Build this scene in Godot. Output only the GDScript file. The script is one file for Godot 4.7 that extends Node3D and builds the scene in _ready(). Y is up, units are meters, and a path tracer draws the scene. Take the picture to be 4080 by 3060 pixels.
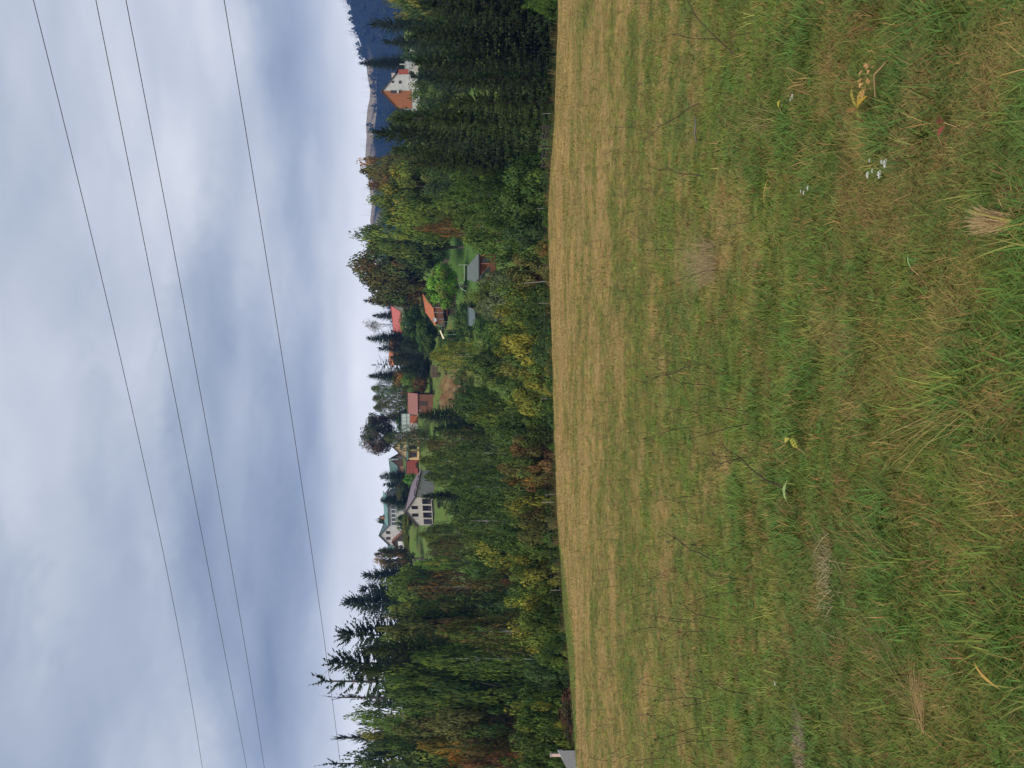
extends Node3D

# Photo measures: the picture was taken with the phone turned, so world up points to the picture's left.
# u counts pixels left to right and v top to bottom in the upright view (3060 x 4080).
const FPX := 3069.0
const PITCH := 0.0228
const EYE := 1.6

var rng := RandomNumberGenerator.new()
var noise_a := FastNoiseLite.new()
var noise_b := FastNoiseLite.new()
var noise_c := FastNoiseLite.new()
var names := {}
var mats := {}


class Shape:
	var v := PackedVector3Array()
	var n := PackedVector3Array()
	var c := PackedColorArray()

	func tri(a: Vector3, b: Vector3, d: Vector3, out: Vector3, col := Color.WHITE) -> void:
		var g := (d - a).cross(b - a)
		if g.dot(out) < 0.0:
			var t := b
			b = d
			d = t
			g = -g
		g = g.normalized()
		v.append(a); v.append(b); v.append(d)
		n.append(g); n.append(g); n.append(g)
		c.append(col); c.append(col); c.append(col)

	# a triangle whose shading normal is given
	func leaf(a: Vector3, b: Vector3, d: Vector3, nn: Vector3, col: Color) -> void:
		var g := (d - a).cross(b - a)
		if g.dot(nn) < 0.0:
			v.append(a); v.append(d); v.append(b)
		else:
			v.append(a); v.append(b); v.append(d)
		n.append(nn); n.append(nn); n.append(nn)
		c.append(col); c.append(col); c.append(col)

	func quad(a: Vector3, b: Vector3, d: Vector3, e: Vector3, out: Vector3, col := Color.WHITE) -> void:
		tri(a, b, d, out, col)
		tri(a, d, e, out, col)

	func box(at: Vector3, size: Vector3, basis := Basis.IDENTITY, col := Color.WHITE) -> void:
		var h := size * 0.5
		for axis in 3:
			for s in [-1.0, 1.0]:
				var o := Vector3.ZERO
				o[axis] = s
				var p := Vector3.ZERO
				var q := Vector3.ZERO
				p[(axis + 1) % 3] = h[(axis + 1) % 3]
				q[(axis + 2) % 3] = h[(axis + 2) % 3]
				var m: Vector3 = o * h
				quad(at + basis * (m - p - q), at + basis * (m + p - q), at + basis * (m + p + q), at + basis * (m - p + q), basis * o, col)

	# a convex slab: a flat outline pushed along a direction
	func slab(pts: Array, push: Vector3, col := Color.WHITE) -> void:
		var mid := Vector3.ZERO
		for p in pts:
			mid += p
		mid = mid / pts.size() + push * 0.5
		for i in range(1, pts.size() - 1):
			tri(pts[0], pts[i], pts[i + 1], -push, col)
			tri(pts[0] + push, pts[i] + push, pts[i + 1] + push, push, col)
		for i in pts.size():
			var a: Vector3 = pts[i]
			var b: Vector3 = pts[(i + 1) % pts.size()]
			quad(a, b, b + push, a + push, (a + b + push) * 0.5 - mid, col)

	func tube(pts: Array, radii: Array, sides := 6, col := Color.WHITE, caps := true) -> void:
		var rings := []
		for i in pts.size():
			var t: Vector3 = (pts[mini(i + 1, pts.size() - 1)] - pts[maxi(i - 1, 0)])
			t = t.normalized() if t.length() > 1e-6 else Vector3.UP
			var s := t.cross(Vector3(0.31, 0.2, 0.93)).normalized()
			if absf(t.dot(Vector3(0.31, 0.2, 0.93))) > 0.95:
				s = t.cross(Vector3.RIGHT).normalized()
			var w := t.cross(s)
			var ring := []
			for k in sides:
				var a := TAU * k / sides
				ring.append(s * cos(a) + w * sin(a))
			rings.append(ring)
		for i in pts.size() - 1:
			for k in sides:
				var j := (k + 1) % sides
				var a: Vector3 = pts[i] + rings[i][k] * radii[i]
				var b: Vector3 = pts[i] + rings[i][j] * radii[i]
				var d: Vector3 = pts[i + 1] + rings[i + 1][j] * radii[i + 1]
				var e: Vector3 = pts[i + 1] + rings[i + 1][k] * radii[i + 1]
				var na: Vector3 = rings[i][k]
				var nb: Vector3 = rings[i][j]
				var g := (d - a).cross(b - a)
				if g.dot(na + nb) >= 0.0:
					for p in [a, b, d, a, d, e]:
						v.append(p)
					for p in [na, nb, nb, na, nb, na]:
						n.append(p)
				else:
					for p in [a, d, b, a, e, d]:
						v.append(p)
					for p in [na, nb, nb, na, na, nb]:
						n.append(p)
				for k2 in 6:
					c.append(col)
		if caps:
			for e in [0, pts.size() - 1]:
				var o: Vector3 = pts[e] - pts[1 if e == 0 else e - 1]
				for k in range(1, sides - 1):
					tri(pts[e] + rings[e][0] * radii[e], pts[e] + rings[e][k] * radii[e], pts[e] + rings[e][k + 1] * radii[e], o, col)

	func mesh() -> ArrayMesh:
		var a := []
		a.resize(Mesh.ARRAY_MAX)
		a[Mesh.ARRAY_VERTEX] = v
		a[Mesh.ARRAY_NORMAL] = n
		a[Mesh.ARRAY_COLOR] = c
		var m := ArrayMesh.new()
		m.add_surface_from_arrays(Mesh.PRIMITIVE_TRIANGLES, a)
		return m


# ---------------------------------------------------------------- naming and placing

func numbered(called: String) -> String:
	var k: int = names.get(called, 0)
	names[called] = k + 1
	return called if k == 0 else "%s_%03d" % [called, k]


func tag(o: Node, label: String, category: String, group := "") -> Node:
	o.set_meta("label", label)
	o.set_meta("category", category)
	if group:
		o.set_meta("group", group)
	return o


func thing(called: String, label: String, category: String, at: Vector3, turn := 0.0, group := "") -> Node3D:
	var o := Node3D.new()
	o.name = numbered(called)
	add_child(o)
	o.position = at
	o.rotation.y = turn
	tag(o, label, category, group)
	return o


func part(called: String, s, m: Material, parent: Node) -> MeshInstance3D:
	var o := MeshInstance3D.new()
	o.name = called
	o.mesh = s.mesh() if s is Shape else s
	o.material_override = m
	parent.add_child(o, true)
	return o


func top(called: String, s, m: Material) -> MeshInstance3D:
	var o := MeshInstance3D.new()
	o.name = numbered(called)
	o.mesh = s.mesh() if s is Shape else s
	o.material_override = m
	add_child(o)
	return o


func aim(u: float, v: float) -> Vector3:
	var f := Vector3(0, sin(PITCH), -cos(PITCH))
	var up := Vector3(0, cos(PITCH), sin(PITCH))
	return f + Vector3.RIGHT * (u - 1530.0) / FPX - up * (v - 2040.0) / FPX


func at(u: float, v: float, d: float) -> Vector3:
	var r := aim(u, v)
	return Vector3(0, EYE, 0) + r * (d / -r.z)


func on_ground(u: float, v: float) -> Vector3:
	var r := aim(u, v)
	var t := 1.0
	while t < 200.0:
		var p := Vector3(0, EYE, 0) + r * t
		if p.y <= height(p.x, p.z):
			break
		t += 0.02
	var q := Vector3(0, EYE, 0) + r * t
	q.y = height(q.x, q.z)
	return q


# ---------------------------------------------------------------- terrain

func table(x: float, t: Array) -> float:
	if x <= t[0][0]:
		return t[0][1]
	for i in range(1, t.size()):
		if x < t[i][0]:
			var k: float = (x - t[i - 1][0]) / (t[i][0] - t[i - 1][0])
			k = k * k * (3.0 - 2.0 * k) * 0.5 + k * 0.5
			return lerpf(t[i - 1][1], t[i][1], k)
	return t[-1][1]


const EDGE := [[-60.0, -4.0], [-30.0, -2.9], [-25.0, -2.5], [-21.5, -2.3], [-20.0, -1.3], [-15.0, -0.75], [-8.4, -0.36], [0.0, -0.08], [12.0, 0.26], [19.0, -0.2], [27.0, -0.45], [60.0, -1.0]]
const HILL := [[56.0, 0.0], [60.0, -1.6], [76.0, -1.5], [90.0, 0.3], [110.0, 3.2], [130.0, 7.5], [160.0, 14.6], [180.0, 20.4], [200.0, 26.2], [220.0, 33.0], [240.0, 40.3], [262.0, 44.0], [300.0, 44.5], [400.0, 30.0], [560.0, 18.0], [760.0, 40.0]]
const RIDGE := [[-1200.0, 120.0], [-300.0, 150.0], [0.0, 200.0], [110.0, 262.0], [180.0, 279.0], [260.0, 304.0], [330.0, 311.0], [420.0, 318.0], [500.0, 316.0], [560.0, 313.0], [620.0, 318.0], [700.0, 335.0], [760.0, 352.0], [1000.0, 372.0], [1600.0, 360.0]]


func height(x: float, z: float) -> float:
	var d := -z
	var bump := noise_c.get_noise_2d(x * 9.0, z * 9.0) * 0.035
	if d < 56.0:
		return table(x, EDGE) * smoothstep(9.0, 55.0, d) + bump * smoothstep(-2.0, 3.0, d + 2.0)
	var edge := table(x, EDGE) * (1.0 - smoothstep(58.0, 120.0, d))
	var h := table(d, HILL) + edge + noise_c.get_noise_2d(x * 1.5, z * 1.5) * 1.2 * smoothstep(70.0, 120.0, d)
	h += 2.0 * smoothstep(60.0, 78.0, d) * (1.0 - smoothstep(86.0, 112.0, d)) * smoothstep(12.0, 16.0, x) * (1.0 - smoothstep(26.0, 32.0, x))
	if d > 400.0:
		var r := table(x * 1500.0 / d, RIDGE) * smoothstep(500.0, 1500.0, d)
		h = lerpf(h, r - 12.0, smoothstep(400.0, 700.0, d))
		h += noise_c.get_noise_2d(x * 0.15, z * 0.15) * 14.0 * smoothstep(560.0, 900.0, d) * (1.0 - smoothstep(1250.0, 1480.0, d))
		h -= maxf(0.0, d - 1540.0) * 0.12
	return h


# how dry the mown meadow is at a place, 0 green to 1 straw
func dryness(x: float, z: float) -> float:
	var d := Vector2(x, z).length()
	var s := 0.19 + 0.08 * smoothstep(2.5, 8.0, d) + 0.46 * (1.0 - exp(-maxf(0.0, d - 7.0) / 14.0)) * (1.0 + noise_a.get_noise_2d(x * 0.8, z * 0.8) * 0.5)
	s += noise_a.get_noise_2d(x * 3.0, z * 3.0) * 0.24
	s += noise_b.get_noise_2d(x * 2.6, z * 2.6) * 0.34 + noise_b.get_noise_2d(x * 0.8 + 90.0, z * 0.8) * 0.16
	# windrows left by mowing: one runs from the right middle to the far left, one lies along the far side
	for w in [[Vector2(20, -14.2), Vector2(2, -18.0), 1.4, 0.12], [Vector2(2, -18.0), Vector2(-22, -38), 2.2, 0.14], [Vector2(30, -33), Vector2(-6, -44), 4.0, 0.22]]:
		var a: Vector2 = w[0]
		var b: Vector2 = w[1]
		var p := Vector2(x, z)
		var t := clampf((p - a).dot(b - a) / (b - a).length_squared(), 0.0, 1.0)
		var k = p.distance_to(a + (b - a) * t) / w[2]
		s += w[3] * exp(-k * k)
	# the strip of short green regrowth at the far left
	if x < -6.0:
		var k := smoothstep(31.5, 34.0, -z + (x + 16.0) * 0.4) * (1.0 - smoothstep(-12.5, -9.5, x))
		s = lerpf(s, -0.15, k)
	return clampf(s, 0.0, 1.0)


# ---------------------------------------------------------------- materials

func lin(r: float, g: float, b: float) -> Color:
	return Color(r, g, b).linear_to_srgb()


func paint(key: String, r: float, g: float, b: float, rough := 0.8, metal := 0.0) -> StandardMaterial3D:
	if mats.has(key):
		return mats[key]
	var m := StandardMaterial3D.new()
	m.resource_name = key
	m.albedo_color = lin(r, g, b)
	m.roughness = rough
	m.metallic = metal
	mats[key] = m
	return m


# a surface with computed wear: noise between two tints, laid on in the thing's own axes
func worn(key: String, a: Color, b: Color, size: float, rough := 0.8, stretch := Vector3.ONE, bump := 0.0) -> StandardMaterial3D:
	if mats.has(key):
		return mats[key]
	var m := StandardMaterial3D.new()
	m.resource_name = key
	var im := Image.create(256, 256, false, Image.FORMAT_RGB8)
	var f := FastNoiseLite.new()
	f.seed = key.hash() % 10000
	f.frequency = 1.0 / 40.0
	f.fractal_octaves = 5
	var g := FastNoiseLite.new()
	g.seed = 7 + key.hash() % 10000
	g.frequency = 0.35
	for y in 256:
		for x in 256:
			var ang := TAU * x / 256.0
			var an2 := TAU * y / 256.0
			var t := f.get_noise_3d(40.0 * cos(ang), 40.0 * sin(ang) + 30.0 * cos(an2), 30.0 * sin(an2)) * 0.9 + g.get_noise_2d(x, y) * 0.25 + 0.5
			im.set_pixel(x, y, a.lerp(b, clampf(t, 0.0, 1.0)).linear_to_srgb())
	m.albedo_texture = ImageTexture.create_from_image(im)
	m.uv1_triplanar = true
	m.uv1_scale = stretch / size
	m.roughness = rough
	if bump > 0.0:
		m.heightmap_enabled = true
		m.heightmap_texture = m.albedo_texture
		m.heightmap_scale = bump
	mats[key] = m
	return m


func leafy(key: String, tint: Color, through := 0.7) -> StandardMaterial3D:
	if mats.has(key):
		return mats[key]
	var m := StandardMaterial3D.new()
	m.resource_name = key
	m.vertex_color_use_as_albedo = true
	m.albedo_color = (Color(tint.r * 1.08, tint.g * 1.06, tint.b * 1.05) if key.begins_with("leaf ") else tint).linear_to_srgb()
	m.roughness = 0.7
	m.metallic_specular = 0.3
	m.backlight_enabled = true
	m.backlight = Color(through, through, through).linear_to_srgb()
	mats[key] = m
	return m


# ---------------------------------------------------------------- foliage meshes (unit size: height 1, radius 1)

func rnd(a: float, b: float) -> float:
	return rng.randf_range(a, b)


func ball() -> Vector3:
	while true:
		var p := Vector3(rnd(-1, 1), rnd(-1, 1), rnd(-1, 1))
		if p.length_squared() <= 1.0:
			return p
	return Vector3.ZERO


func spruce_mesh(sd: int, whorls: int, per: int, thin: float, steps: int) -> ArrayMesh:
	rng.seed = sd
	var s := Shape.new()
	var phase := 0.0
	for w in whorls:
		var t := 0.04 + 0.95 * pow(float(w) / (whorls - 1), 0.9)
		var reach := pow(1.0 - t, 0.52) * (0.84 + 0.16 * sin(w * 2.3 + sd)) + 0.03
		if t < 0.16:
			reach *= 0.55 + 2.8 * t
		var count := int(per * lerpf(1.0, 0.6, t))
		phase += 1.1
		for k in count:
			if rng.randf() < thin + 0.45 * smoothstep(0.66, 0.95, t):
				continue
			var ang := TAU * (k + rnd(-0.35, 0.35)) / count + phase
			var ln := reach * rnd(0.55, 1.18)
			var dir := Vector3(cos(ang), 0, sin(ang))
			var side := Vector3(-sin(ang), 0, cos(ang))
			var rise := lerpf(-0.085, 0.05, t) * rnd(0.6, 1.4)
			var y0 := t + rnd(-0.012, 0.012)
			var tone := rnd(0.6, 1.3)
			for i in steps:
				var q := (i + rnd(0.0, 1.0)) / steps
				if q < 0.12:
					continue
				var p := dir * ln * q + Vector3.UP * (y0 + rise * q + 0.05 * q * q * (1.0 - t * 0.5) * ln)
				var tw := (0.05 + 0.2 * ln) * (1.06 - q) * rnd(0.7, 1.3) + 0.014
				for sg in [-1.0, 1.0]:
					var out: Vector3 = (side * sg * rnd(0.6, 1.0) + dir * rnd(0.4, 0.9)).normalized()
					var tip: Vector3 = p + out * tw + Vector3.UP * rnd(-0.022, -0.002) * (1.0 - t * 0.6)
					var wid := dir * tw * 0.17 + Vector3.UP * 0.004
					var col := Color(tone * rnd(0.75, 1.25), tone * rnd(0.8, 1.2), tone * rnd(0.75, 1.25))
					var nn: Vector3 = (Vector3.UP * 0.85 + dir * 0.45 + out * 0.2 + ball() * 0.25).normalized()
					s.leaf(p - wid, p + wid, tip, nn, col)
					if rng.randf() < 0.6:
						var dn: Vector3 = p + out * tw * 0.4 + Vector3.DOWN * rnd(0.012, 0.038) * (1.0 - 0.55 * t)
						s.leaf(p - dir * tw * 0.3, p + dir * tw * 0.3, dn, (dir + Vector3.UP * 0.2).normalized(), col * 0.9)
			# tip of the branch
			var e := dir * ln + Vector3.UP * (y0 + rise + 0.05 * ln)
			s.leaf(e - side * 0.03, e + side * 0.03, e + dir * 0.07 + Vector3.UP * 0.012, (Vector3.UP + dir).normalized(), Color(tone, tone * 1.1, tone))
	for k in 14:
		var y := 0.93 + 0.075 * k / 14.0
		var a := k * 2.4
		s.leaf(Vector3(0, y, 0), Vector3(0, y + 0.02, 0), Vector3(cos(a), 0, sin(a)) * (1.02 - y) * 0.6 + Vector3(0, y + 0.02, 0), Vector3(cos(a), 0.5, sin(a)).normalized(), Color.WHITE)
	return s.mesh()


# crown of leaf clumps. tones: list of [colour, share]; shape 0 round, 1 tall, 2 bush to the ground
func crown_mesh(sd: int, clumps: int, leaves: int, size: float, tones: Array, shape: int) -> ArrayMesh:
	rng.seed = sd
	var s := Shape.new()
	var mids := []
	for k in clumps:
		var p := ball()
		p = p.normalized() * pow(p.length(), 0.35)
		if shape == 2:
			p = Vector3(p.x, absf(p.y), p.z)
			p.y = 0.04 + 0.8 * p.y * rnd(0.75, 1.1)
			p.x *= rnd(0.75, 1.0)
			p.z *= rnd(0.75, 1.0)
		elif shape == 1:
			var y := 0.5 + 0.5 * p.y
			var wide := pow(sin(PI * clampf(y * 0.86 + 0.12, 0.0, 1.0)), 0.8)
			p = Vector3(p.x * wide, 0.06 + y * 0.86, p.z * wide)
		else:
			p = Vector3(p.x * 0.82, 0.5 + p.y * 0.4, p.z * 0.82)
			p *= rnd(0.9, 1.1)
		mids.append(p)
	var middle := Vector3(0, 0.15 if shape == 2 else 0.45, 0)
	for k in clumps:
		var p: Vector3 = mids[k]
		var r := rnd(0.13, 0.27)
		var pick := clampf(0.5 + noise_a.get_noise_3d(p.x * 9.0 + sd * 7.0, p.y * 9.0, p.z * 9.0) * 1.15 + rnd(-0.16, 0.16), 0.0, 0.999)
		var base: Color = tones[0][0]
		for t in tones:
			if pick < t[1]:
				base = t[0]
				break
			pick -= t[1]
		var tone := rnd(0.62, 1.3)
		base = Color(base.r * tone, base.g * tone, base.b * tone)
		for i in leaves:
			var b := ball()
			b = b.normalized() * pow(b.length(), 0.6)
			var q := p + Vector3(b.x * r, b.y * r * 0.62, b.z * r)
			var away := Vector3(q.x - middle.x, (q.y - middle.y) * 1.4, q.z - middle.z).normalized()
			var nn := (away * 0.7 + b * 0.6 + Vector3.UP * 0.25 + ball() * 0.55).normalized()
			var g := (nn + ball() * 0.9).normalized()
			var a := g.cross(ball()).normalized() * size * rnd(0.6, 1.3)
			var bb := g.cross(a).normalized() * size * rnd(0.5, 0.9)
			a.y *= 0.8
			bb.y *= 0.8
			var j := rnd(0.72, 1.28)
			var col := Color(base.r * j * rnd(0.9, 1.12), base.g * j, base.b * j)
			s.leaf(q - a, q + bb, q + a, nn, col)
			s.leaf(q - a, q - bb, q + a, nn, col)
	return s.mesh()


func birch_mesh(sd: int, strands: int, size: float, tones: Array) -> ArrayMesh:
	rng.seed = sd
	var s := Shape.new()
	for k in strands:
		var y := rnd(0.02, 1.0)
		var wide := pow(sin(PI * clampf(y * 0.8 + 0.17, 0.0, 1.0)), 0.9)
		var a := rnd(0, TAU)
		var r := wide * pow(rng.randf(), 0.5) * rnd(0.7, 1.1)
		var p := Vector3(cos(a) * r, y, sin(a) * r)
		var drop := rnd(0.06, 0.2)
		var pick := rng.randf()
		var base: Color = tones[0][0]
		for t in tones:
			if pick < t[1]:
				base = t[0]
				break
			pick -= t[1]
		var tone := rnd(0.65, 1.3)
		var lean := ball() * 0.1
		for i in 16:
			var q := p + Vector3.DOWN * drop * i / 16.0 + lean * i / 16.0 + ball() * Vector3(0.05, 0.012, 0.05)
			var nn := (Vector3(cos(a), 0.4, sin(a)) + ball() * 0.8).normalized()
			var e := (Vector3.DOWN * 0.8 + ball()).normalized() * size
			e.y *= 0.55
			var w := nn.cross(e).normalized() * size * 0.55
			var j := tone * rnd(0.75, 1.25)
			var col := Color(base.r * j, base.g * j, base.b * j)
			s.leaf(q - w, q + w, q + e, nn, col)
			if i % 2 == 0:
				s.leaf(q - w, q + w, q - e * 0.7, nn, col)
	return s.mesh()


func limbs_mesh(sd: int, straight: bool, limbs: int, spread: float, thick := 0.028) -> ArrayMesh:
	rng.seed = sd
	var s := Shape.new()
	var pts := []
	var rad := []
	for i in 9:
		var t := i / 8.0
		pts.append(Vector3(sin(t * 4.0 + sd) * 0.02 * (0.0 if straight else 1.0), t * (0.98 if straight else 0.82), cos(t * 3.0 + sd) * 0.02 * (0.0 if straight else 1.0)))
		rad.append(lerpf(thick, 0.004, pow(t, 0.8)))
	s.tube(pts, rad, 7)
	for k in limbs:
		var t := rnd(0.22, 0.85)
		var a := k * 2.4 + rnd(-0.4, 0.4)
		var i := int(t * 8.0)
		var p: Vector3 = pts[i]
		var dir := Vector3(cos(a), rnd(0.5, 1.1), sin(a)).normalized() * spread * (1.15 - t) * rnd(0.7, 1.1)
		var r0: float = rad[i] * 0.55
		s.tube([p, p + dir * 0.4 + Vector3.UP * 0.01, p + dir * 0.75 + Vector3.UP * 0.03, p + dir + Vector3.UP * 0.06], [r0, r0 * 0.7, r0 * 0.4, 0.001], 5)
	return s.mesh()


# twiggy crown with little leaf left
func twigs_mesh(sd: int, leaves: int, tones: Array) -> Array:
	rng.seed = sd
	var wood := Shape.new()
	var leaf := Shape.new()
	var heads := [[Vector3.ZERO, Vector3(0, 0.34, 0), 0.03, 0]]
	while heads.size():
		var h: Array = heads.pop_back()
		var p: Vector3 = h[0]
		var d: Vector3 = h[1]
		var r: float = h[2]
		var g: int = h[3]
		var m := p + d * 0.5 + ball() * d.length() * 0.08
		var e := p + d
		wood.tube([p, m, e], [r, r * 0.85, r * 0.7], 4 if g > 1 else 6, Color.WHITE, false)
		if g >= 6:
			for i in leaves:
				var q := e + ball() * 0.05
				var nn := (ball() + Vector3.UP * 0.6).normalized()
				var a := nn.cross(ball()).normalized() * 0.014
				var b := nn.cross(a).normalized() * 0.012
				var col: Color = tones[rng.randi() % tones.size()]
				col *= rnd(0.7, 1.3)
				leaf.leaf(q - a, q + b, q + a, nn, col)
				leaf.leaf(q - a, q - b, q + a, nn, col)
			continue
		for k in (3 if g < 3 else 2 + (rng.randi() % 2 if g < 5 else 0)):
			var nd := (d.normalized() + ball() * (1.0 if g else 0.75) + Vector3.UP * 0.16).normalized() * d.length() * rnd(0.62, 0.84)
			heads.append([e, nd, r * 0.58, g + 1])
	return [wood.mesh(), leaf.mesh()]


# ---------------------------------------------------------------- trees

var kinds := {}
var bark := {}


func grow_kinds() -> void:
	for k in 5:
		kinds["spruce%d" % k] = spruce_mesh(100 + k, [46, 42, 50, 40, 44][k], [17, 15, 17, 14, 16][k], [0.04, 0.1, 0.05, 0.16, 0.08][k], [9, 9, 9, 10, 9][k])
	kinds["sparse0"] = spruce_mesh(131, 26, 10, 0.2, 8)
	kinds["sparse1"] = spruce_mesh(132, 24, 11, 0.25, 8)
	kinds["sapling0"] = spruce_mesh(141, 16, 9, 0.1, 7)
	var G := Color(0.088, 0.139, 0.032)
	var D := Color(0.052, 0.095, 0.032)
	var L := Color(0.149, 0.196, 0.035)
	var Y := Color(0.30, 0.265, 0.038)
	var O := Color(0.130, 0.129, 0.038)
	var B := Color(0.175, 0.112, 0.042)
	var A := Color(0.36, 0.2, 0.035)
	var V := Color(0.158, 0.340, 0.038)
	var S := Color(0.158, 0.196, 0.088)
	var mixes := {
		"green": [[G, 0.7], [L, 0.2], [D, 0.1]], "light": [[L, 0.62], [G, 0.26], [Y, 0.12]], "olive": [[O, 0.56], [G, 0.3], [B, 0.14]],
		"dark": [[D, 0.75], [G, 0.25]], "rust": [[G, 0.2], [O, 0.42], [B, 0.3], [A, 0.08]], "yellow": [[G, 0.2], [L, 0.3], [Y, 0.5]],
		"autumn": [[G, 0.25], [O, 0.45], [B, 0.14], [A, 0.16]], "vivid": [[V, 0.8], [L, 0.2]], "bare": [[Color(0.06, 0.075, 0.032), 0.5], [Color(0.085, 0.07, 0.042), 0.35], [Color(0.12, 0.08, 0.042), 0.15]], "willow": [[S, 0.7], [L, 0.2], [G, 0.1]],
	}
	var i := 0
	for key in mixes:
		for k in 2:
			i += 1
			if key == "bare":
				kinds["round_bare%d" % k] = crown_mesh(200 + i, 110, 120, 0.028, mixes[key], 0)
				continue
			kinds["round_%s%d" % [key, k]] = crown_mesh(200 + i, 74, 118, 0.034, mixes[key], 0)
			if key in ["light", "green", "olive", "rust", "yellow"]:
				kinds["tall_%s%d" % [key, k]] = crown_mesh(300 + i, 84, 108, 0.032, mixes[key], 1)
			if key not in ["rust", "vivid"]:
				kinds["bush_%s%d" % [key, k]] = crown_mesh(400 + i, 72, 128, 0.034, mixes[key], 2)
			if key in ["green", "olive", "light", "rust", "yellow"]:
				kinds["birch_%s%d" % [key, k]] = birch_mesh(500 + i, 560, 0.03, mixes[key])
	for k in 3:
		bark["straight%d" % k] = limbs_mesh(600 + k, true, 0, 0.0, 0.017)
		bark["limbs%d" % k] = limbs_mesh(610 + k, false, 9, 0.42, 0.026)
		bark["birch%d" % k] = limbs_mesh(620 + k, true, 10, 0.34, 0.0125)
	worn("bark_brown", Color(0.07, 0.055, 0.042), Color(0.16, 0.13, 0.1), 1.2, 0.9, Vector3(1, 0.25, 1), 1.0)
	worn("bark_birch", Color(0.36, 0.34, 0.31), Color(0.68, 0.66, 0.62), 0.7, 0.8, Vector3(0.4, 1.6, 0.4))


var tree_count := 0


# kind, u of the stem, v of the top, distance, width in picture pixels, tint, label
func tree(kind: String, u: float, v: float, d: float, wide: float, tint: Color, label: String) -> Node3D:
	tree_count += 1
	if kind.begins_with("bush_light") or kind.begins_with("bush_yellow"):
		tint = Color(tint.r * 1.08, tint.g * 1.14, tint.b * 1.1)
	var tip := at(u, v, d)
	var y := height(tip.x, tip.z)
	var h := tip.y - y + 0.25
	var w := wide * (0.64 if kind.begins_with("sp") else 0.68 if kind.begins_with("birch") else 0.6) / FPX * d
	var fam := kind.get_slice("_", 0)
	var called: String = {"spruce": "spruce_tree", "sparse": "spruce_tree", "sapling": "young_spruce", "round": "leafy_tree", "tall": "leafy_tree", "birch": "birch_tree", "bush": "bush"}[fam.rstrip("0123456789")]
	var o := thing(called, label, "bush" if called == "bush" else "tree", Vector3(tip.x, y - 0.25, tip.z))
	var m: Mesh = kinds[kind]
	var turn := fmod(tree_count * 2.39996, TAU)
	var crown := part("crown" if called != "bush" else "foliage", m, leafy("leaf %.3f %.3f %.3f" % [tint.r, tint.g, tint.b], tint), o)
	crown.rotation.y = turn
	var f := fam.rstrip("0123456789")
	if f in ["spruce", "sparse", "sapling"]:
		crown.scale = Vector3(w, h, w)
		var b := part("trunk", bark["straight%d" % (tree_count % 3)], mats["bark_brown"], o)
		b.scale = Vector3(h, h * 0.97, h) if f != "sapling" else Vector3(h * 0.8, h * 0.97, h * 0.8)
	elif f == "bush":
		crown.scale = Vector3(w, h, w)
		var b := part("stems", bark["limbs%d" % (tree_count % 3)], mats["bark_brown"], o)
		b.scale = Vector3(h * 0.6, h * 0.85, h * 0.6)
	elif f == "birch":
		crown.scale = Vector3(w, h * 0.86, w)
		crown.position.y = h * 0.14
		var b := part("trunk", bark["birch%d" % (tree_count % 3)], mats["bark_birch"], o)
		var m2 := minf(h, w * 2.5)
		b.scale = Vector3(m2, h * 0.97, m2)
	else:
		var low := 0.22 if f == "round" else 0.12
		crown.scale = Vector3(w, h * (1.0 - low) / 0.97, w)
		crown.position.y = h * low
		var b := part("trunk", bark["limbs%d" % (tree_count % 3)], mats["bark_brown"], o)
		b.scale = Vector3(h, h * 0.95, h)
	return o


# ---------------------------------------------------------------- buildings (front gable at z = 0, length towards -z)

func house_shell(o: Node3D, w: float, l: float, wall: float, rise: float, over: float, wm: Material, rm: Material, dig := 2.5) -> void:
	var s := Shape.new()
	var hw := w * 0.5
	s.slab([Vector3(-hw, -dig, 0), Vector3(hw, -dig, 0), Vector3(hw, wall, 0), Vector3(0, wall + rise, 0), Vector3(-hw, wall, 0)], Vector3(0, 0, -l))
	part("wall", s, wm, o)
	var th := 0.16
	for side in [-1.0, 1.0]:
		var r := Shape.new()
		var k := rise / hw
		var e := Vector3(side * (hw + over), wall - over * k, over)
		var p := Vector3(0.0, wall + rise, over)
		var up := Vector3(0, th, 0)
		r.slab([e + Vector3(0, 0.02, 0), p + Vector3(0, 0.02, 0), p + up, e + up], Vector3(0, 0, -l - over * 2.0))
		part("roof_slope", r, rm, o)
		var g := Shape.new()
		g.slab([e + Vector3(0, -0.12, 0.003), p + Vector3(0, -0.12, 0.003), p + Vector3(0, th - 0.03, 0.003), e + Vector3(0, th - 0.03, 0.003)], Vector3(0, 0, 0.05))
		part("verge_board", g, paint("verge_dark", 0.05, 0.03, 0.025), o)
	var c := Shape.new()
	c.box(Vector3(0, wall + rise + th, -l * 0.5), Vector3(0.34, 0.1, l + over * 2.0 + 0.06))
	part("ridge_cap", c, rm, o)


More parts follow.
